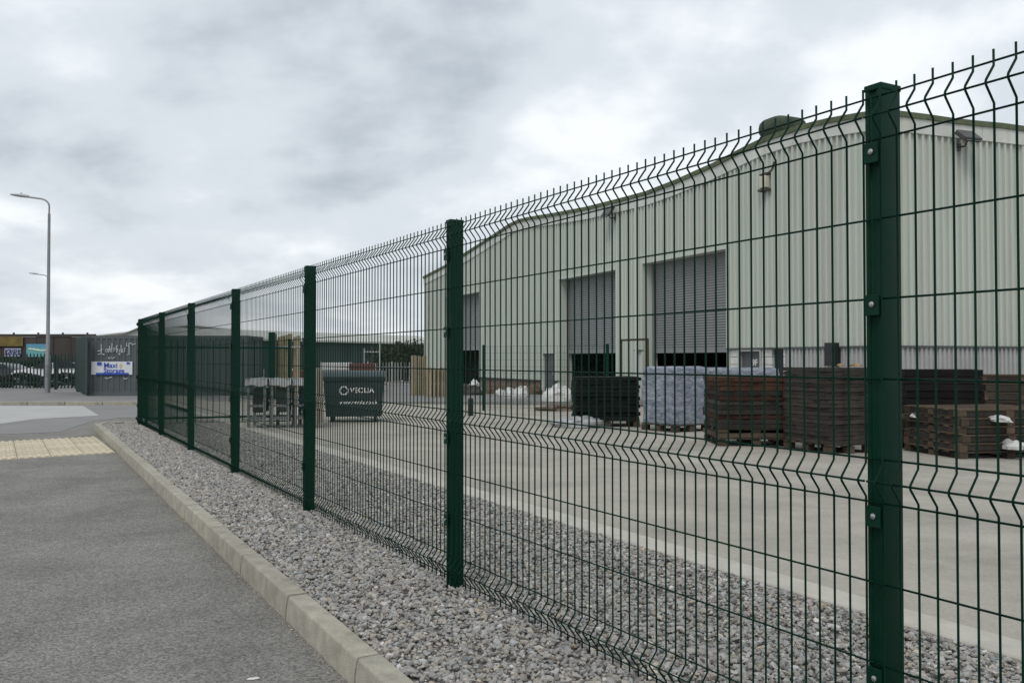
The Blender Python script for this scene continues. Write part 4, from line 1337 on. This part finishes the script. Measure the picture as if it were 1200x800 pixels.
def bprint(me, x, z, nm='lettering', rot=0):
    o = add(nm, me, bnr); o.location = (x, -.022, z); o.rotation_euler = (R(90), 0, 0); return o
bprint(text_mesh('Maxi', .27, BLUE, .003), bw_ * .475, bh_ * .70)
bprint(text_mesh('Storage', .25, BLUE, .003), bw_ * .56, bh_ * .30)
MB().box((bw_ * .52, -.02, .035), (bw_ * .8, .004, .07)).build('blue_band', BLUE, bnr)
MB().box((bw_ * .2, -.02, bh_ * .84), (bw_ * .11, .004, bh_ * .24)).build('blue_square', BLUE, bnr)
arrow = MB().prism([(bw_ * .86, 0), (bw_ * .93, 0), (bw_ * .95, .05), (bw_ * .88, .09)], 0, .004).build('blue_arrow', BLUE, bnr); arrow.rotation_euler = (R(90), 0, 0)
arrow.location = (0, -.018, bh_ * .8)
figure = MB().prism([(bw_ * .70, bh_ * .5), (bw_ * .74, bh_ * .52), (bw_ * .76, bh_ * .75), (bw_ * .72, bh_ * .9), (bw_ * .69, bh_ * .7)], 0, .004).build('yellow_figure', mat('yellow print', (.6, .5, .22), .6), bnr); figure.rotation_euler = (R(90), 0, 0)
figure.location = (0, -.018, 0)
SPRAY = mat('white spray paint', (.55, .57, .57), .7, .1, 8)
gr = MB()
def stroke(pts, r=.016):
    p3 = [(px_c(x, y)[0], -.012, px_c(x, y)[1]) for x, y in pts]
    gr.tube(p3, r, 4)
for s_ in ([(118, 403), (118, 415)], [(114, 411), (118, 411), (119.5, 409)], [(114.5, 415.5), (117, 414.5)], [(119, 415), (122, 415.5)], [(126, 410), (123.5, 409), (123, 412), (126, 412), (126, 408), (126.5, 413)],
           [(127.5, 405), (128.5, 412.5)], [(127, 410), (131, 408.5)], [(130.5, 402), (130.2, 412.5)], [(133, 407), (132.5, 412.5), (134.5, 408)], [(135.5, 405), (136, 413)], [(137, 408), (137.5, 413), (139.5, 409), (139.8, 416), (138, 414)],
           [(141, 404), (141.3, 413)], [(143, 408), (142.5, 413), (145, 412.5), (145.5, 407)], [(150, 402), (150.5, 415.5), (148, 415.5)], [(147.5, 401.5), (147.2, 405.5), (149.5, 405)], [(149.5, 402.5), (153, 402.2), (153.5, 404), (158, 402.5)],
           [(126, 418.5), (128, 421), (129, 418)], [(130, 418.5), (131, 420.5), (134, 418)], [(122.5, 442.5), (125, 443.7), (128, 442.3), (131, 442)], [(144, 443), (146.5, 444.2), (149, 443)], [(136, 404.8), (137, 405.2)]):
    stroke(s_)
gr.build('graffiti', SPRAY, ct)
# long brown building with hoardings
BRB = mat('dark brown boarding', (.055, .047, .043), .85, .25, .8, stretch=(1, 1, .2))
d0, d1 = ray(-140, 421), ray(112, 421)
b0, b1 = Vector((d0.x, d0.y, 0)) * 62, Vector((d1.x, d1.y, 0)) * 62
bb = thing('brown_building', 'long low dark brown boarded building along the far left skyline', 'building', (b0.x, b0.y, -.2))
bl_ = b1.x - b0.x; bhh = EYE + 30 * 62 / FPX + .2
x = 0; k = 0
while x < bl_:
    MB().box((x + .6, 0, bhh / 2 - .1), (1.17, .1 + .03 * (k % 2), bhh - .2 - .03 * ((k * 7) % 3))).build('board_panel', BRB, bb)
    x += 1.2; k += 1
MB().box((bl_ / 2, 4, bhh / 2 - .1), (bl_, 7.8, bhh - .25)).build('core', BRB, bb)
MB().box((bl_ / 2, -.02, bhh - .12), (bl_, .16, .2)).build('coping', mat('dark coping', (.05, .047, .047), .8), bb)
for x in np.arange(.7, bl_, 1.7):
    MB().box((x, 0, bhh + .03), (.12, .05, .12)).build('bracket', mat('dark coping', (.05, .047, .047), .8), bb)
def hoarding(xa, ya, xb, yb, m, label, extra=None):
    D = 61.85
    p = CAM + ray(xa, yb) * (D / ray(xa, yb).y)
    w, h = (xb - xa) / FPX * D, (yb - ya) / FPX * D
    t = thing('wall_sign', label, 'sign', (p.x, D, p.z))
    MB().box((w / 2, 0, h / 2), (w, .05, h)).build('board', m, t)
    if extra: extra(t, w, h)
def ex_yellow(t, w, h):
    m = mat('faded dark print', (.09, .065, .03), .8)
    me = text_mesh('NEWTYRES', .34, m, .004); o = add('lettering', me, t, (w * .52, -.035, h * .28)); o.rotation_euler = (R(90), 0, 0)
    MB().box((w * .72, -.03, h * .72), (w * .14, .01, h * .22)).build('dark_mark', m, t)
    me = MB().box((w * .3, -.03, h * .62), (w * .55, .01, h * .07)).build('dark_mark', m, t)
hoarding(-22, 394, 27, 405.5, mat('faded yellow board', (.155, .115, .028), .7, .4, 1.5, dirt=(.11, .07, .03), dscale=1.2, damt=.7), 'faded yellow sign board high on the brown building', None)
def ex_cyan(t, w, h):
    m = mat('pale sign print', (.62, .66, .52), .7)
    MB().tube([(w * .1, -.03, h * .62), (w * .3, -.03, h * .58), (w * .5, -.03, h * .52), (w * .7, -.03, h * .47), (w * .97, -.03, h * .5)], .05, 4).build('lettering_stroke', m, t)
    for k in range(7):
        MB().box((w * (.14 + k * .075), -.03, h * (.64 - .015 * k)), (w * .035, .01, h * (.09 + .05 * (k % 2)))).build('lettering_stroke', m, t)
    MB().box((w * .5, -.028, h * .86), (w * .98, .008, h * .24)).build('blue_band', mat('sign blue', (.10, .30, .45), .6, .1, 2), t)
hoarding(31, 403, 56, 418, mat('cyan sign', (.13, .36, .38), .5, .06, 1.5), 'pale cyan sign board beside the street lamp', ex_cyan)
def ex_graf(t, w, h):
    m = mat('dark blue spray', (.035, .05, .13), .7)
    rr = random.Random(3)
    for k in range(9):
        x = w * (.08 + k * .105); pts = [(x + rr.uniform(-.08, .08), -.03, h * f) for f in (.2, .45, .6, .85)]
        MB().tube(pts, .035, 4).build('graffiti_stroke', m, t)
hoarding(5.5, 408, 24.5, 417.5, mat('pale lilac spray', (.36, .38, .50), .7, .25, 3), 'pale blue graffiti panel below the yellow sign', ex_graf)
# hedge behind the palisade
HEDGE = mat('hedge leaf', (.020, .050, .018), .8, .4, 2)
hd = thing('hedge', 'low dark green hedge growing behind the palisade fence', 'hedge', (0, 0, 0))
r_ = np.random.default_rng(5)
n = 9000
d_ = ray(20, 421)
cx_ = r_.uniform(-32.5, -26.2, n) ; cz = .35 + 1.15 * r_.random(n) ** .6 + .12 * np.sin(cx_ * 2.3)
c = np.stack([cx_, 51.5 + r_.normal(0, .35, n), cz], 1)
t1 = r_.normal(size=(n, 3)); t1 /= np.linalg.norm(t1, axis=1)[:, None]; t2 = np.cross(t1, r_.normal(size=(n, 3))); t2 /= np.linalg.norm(t2, axis=1)[:, None]
sz = r_.uniform(.04, .10, n)[:, None]
v = np.stack([c - t1 * sz, c + t2 * sz * .6, c + t1 * sz, c - t2 * sz * .6], 1).reshape(-1, 3)
me = bpy.data.meshes.new('foliage'); me.from_pydata(v.tolist(), [], [(4 * i, 4 * i + 1, 4 * i + 2, 4 * i + 3) for i in range(n)]); me.materials.append(HEDGE)
add('foliage', me, hd)
for k in range(6):
    MB().tube([(-32 + k * 1.1, 51.5, -.1), (-32 + k * 1.1, 51.5, 1.2)], [.04, .015], 5).build('stem', BARK, hd)
r2 = np.random.default_rng(9)
n = 9000
cx_ = r2.uniform(-30.5, -21.0, n); cz = .11 + .62 * r2.random(n) ** .7 + .1 * np.sin(cx_ * 3.1)
c = np.stack([cx_, 43.6 + r2.normal(0, .28, n), cz], 1)
t1 = r2.normal(size=(n, 3)); t1 /= np.linalg.norm(t1, axis=1)[:, None]; t2 = np.cross(t1, r2.normal(size=(n, 3))); t2 /= np.linalg.norm(t2, axis=1)[:, None]
sz = r2.uniform(.03, .08, n)[:, None]
v = np.stack([c - t1 * sz, c + t2 * sz * .6, c + t1 * sz, c - t2 * sz * .6], 1).reshape(-1, 3)
me = bpy.data.meshes.new('foliage'); me.from_pydata(v.tolist(), [], [(4 * i, 4 * i + 1, 4 * i + 2, 4 * i + 3) for i in range(n)]); me.materials.append(mat('shrub leaf', (.012, .026, .014), .8, .4, 2))
lh_ = thing('shrub_border', 'low dark shrubs growing along the foot of the palisade fence', 'shrubs', (0, 0, 0))
add('foliage', me, lh_)
for k in range(7):
    MB().tube([(-30 + k * 1.4, 43.6, -.05), (-30 + k * 1.4, 43.6, .5)], [.03, .012], 5).build('stem', BARK, lh_)
# parked vehicles behind the palisade
def car(x, D, label, paint, yaw=0.0, h=1.42):
    d = ray(x, 421); p = Vector((d.x, d.y, 0)) * D
    t = thing('parked_car', label, 'car', (p.x, p.y, 0.0), yaw, 'cars parked behind the palisade fence')
    out = [(-2.0, .35), (-2.05, .7), (-1.95, .88), (-1.2, .97), (-.55, h - .03), (.6, h), (1.35, h - .08), (1.85, .98), (2.0, .9), (2.02, .38), (1.6, .25), (-1.6, .25)]
    rings = []
    for y, sc_ in ((-.84, .93), (-.80, 1.0), (.80, 1.0), (.84, .93)):
        rings.append([Vector((a * (1 if abs(y) < .82 else .99), y * (1 if z < 1.0 else .84), z * (1 if abs(y) < .82 else .985))) for a, z in out])
    mb = MB(); mb.loft(rings); mb.build('body', paint, t, smooth=True)
    for s_ in (-1, 1):
        wn = MB().prism([(-1.02, 0), (-.5, .32), (.02, .34), (.02, 0)], 0, .02).build('window', GLASS, t, (0, s_ * .80 - (.02 if s_ < 0 else -.0), 1.0))
        wn.rotation_euler = (R(90), 0, 0)
        wn = MB().prism([(.1, 0), (.1, .34), (.62, .34), (1.2, .27), (1.6, .02)], 0, .02).build('window', GLASS, t, (0, s_ * .80, 1.0))
        wn.rotation_euler = (R(90), 0, 0)
        for wx in (-1.25, 1.25):
            wh = MB().tube([(wx, s_ * .68, .31), (wx, s_ * .86, .31)], .31, 18).build('wheel', BLACKP, t, smooth=True)
            MB().tube([(wx, s_ * .69, .31), (wx, s_ * .875, .31)], .19, 12).build('rim', GALV, wh, smooth=True)
    return t
car(68, 48, 'white parked car seen through the palisade right of the lamp', mat('white car paint', (.72, .73, .73), .3, .03, 1, coat=.5), R(4), 1.3)
car(-14, 48.3, 'dark parked car seen through the palisade left of the lamp', mat('dark car paint', (.02, .021, .024), .3, .05, 1, coat=.5), R(-4), 1.3)
# ------------------------------------------------------------------ small loose things in the yard
WOODL2 = mat('tan card', (0.30, 0.20, 0.11), 0.9, 0.2, 8)
for i, (x, y, lab, m) in enumerate(((1003, 432, 'torn cream card on top of the dark grey brown board stack', WOODL2), (985, 432, 'small cream scrap on the dark board stack, left of the larger card', WOODL2))):
    q = on_front(x, y, on_yard(970, 531).y + .62)
    q.z = on_yard(970, 531).z + (531 - 430) / FPX * on_yard(970, 531).y + .0
    crumple('card_scrap', lab, (q.x, q.y, q.z), (.18 - .08 * i, .14, .045), m, 'litter', seed=40 + i)
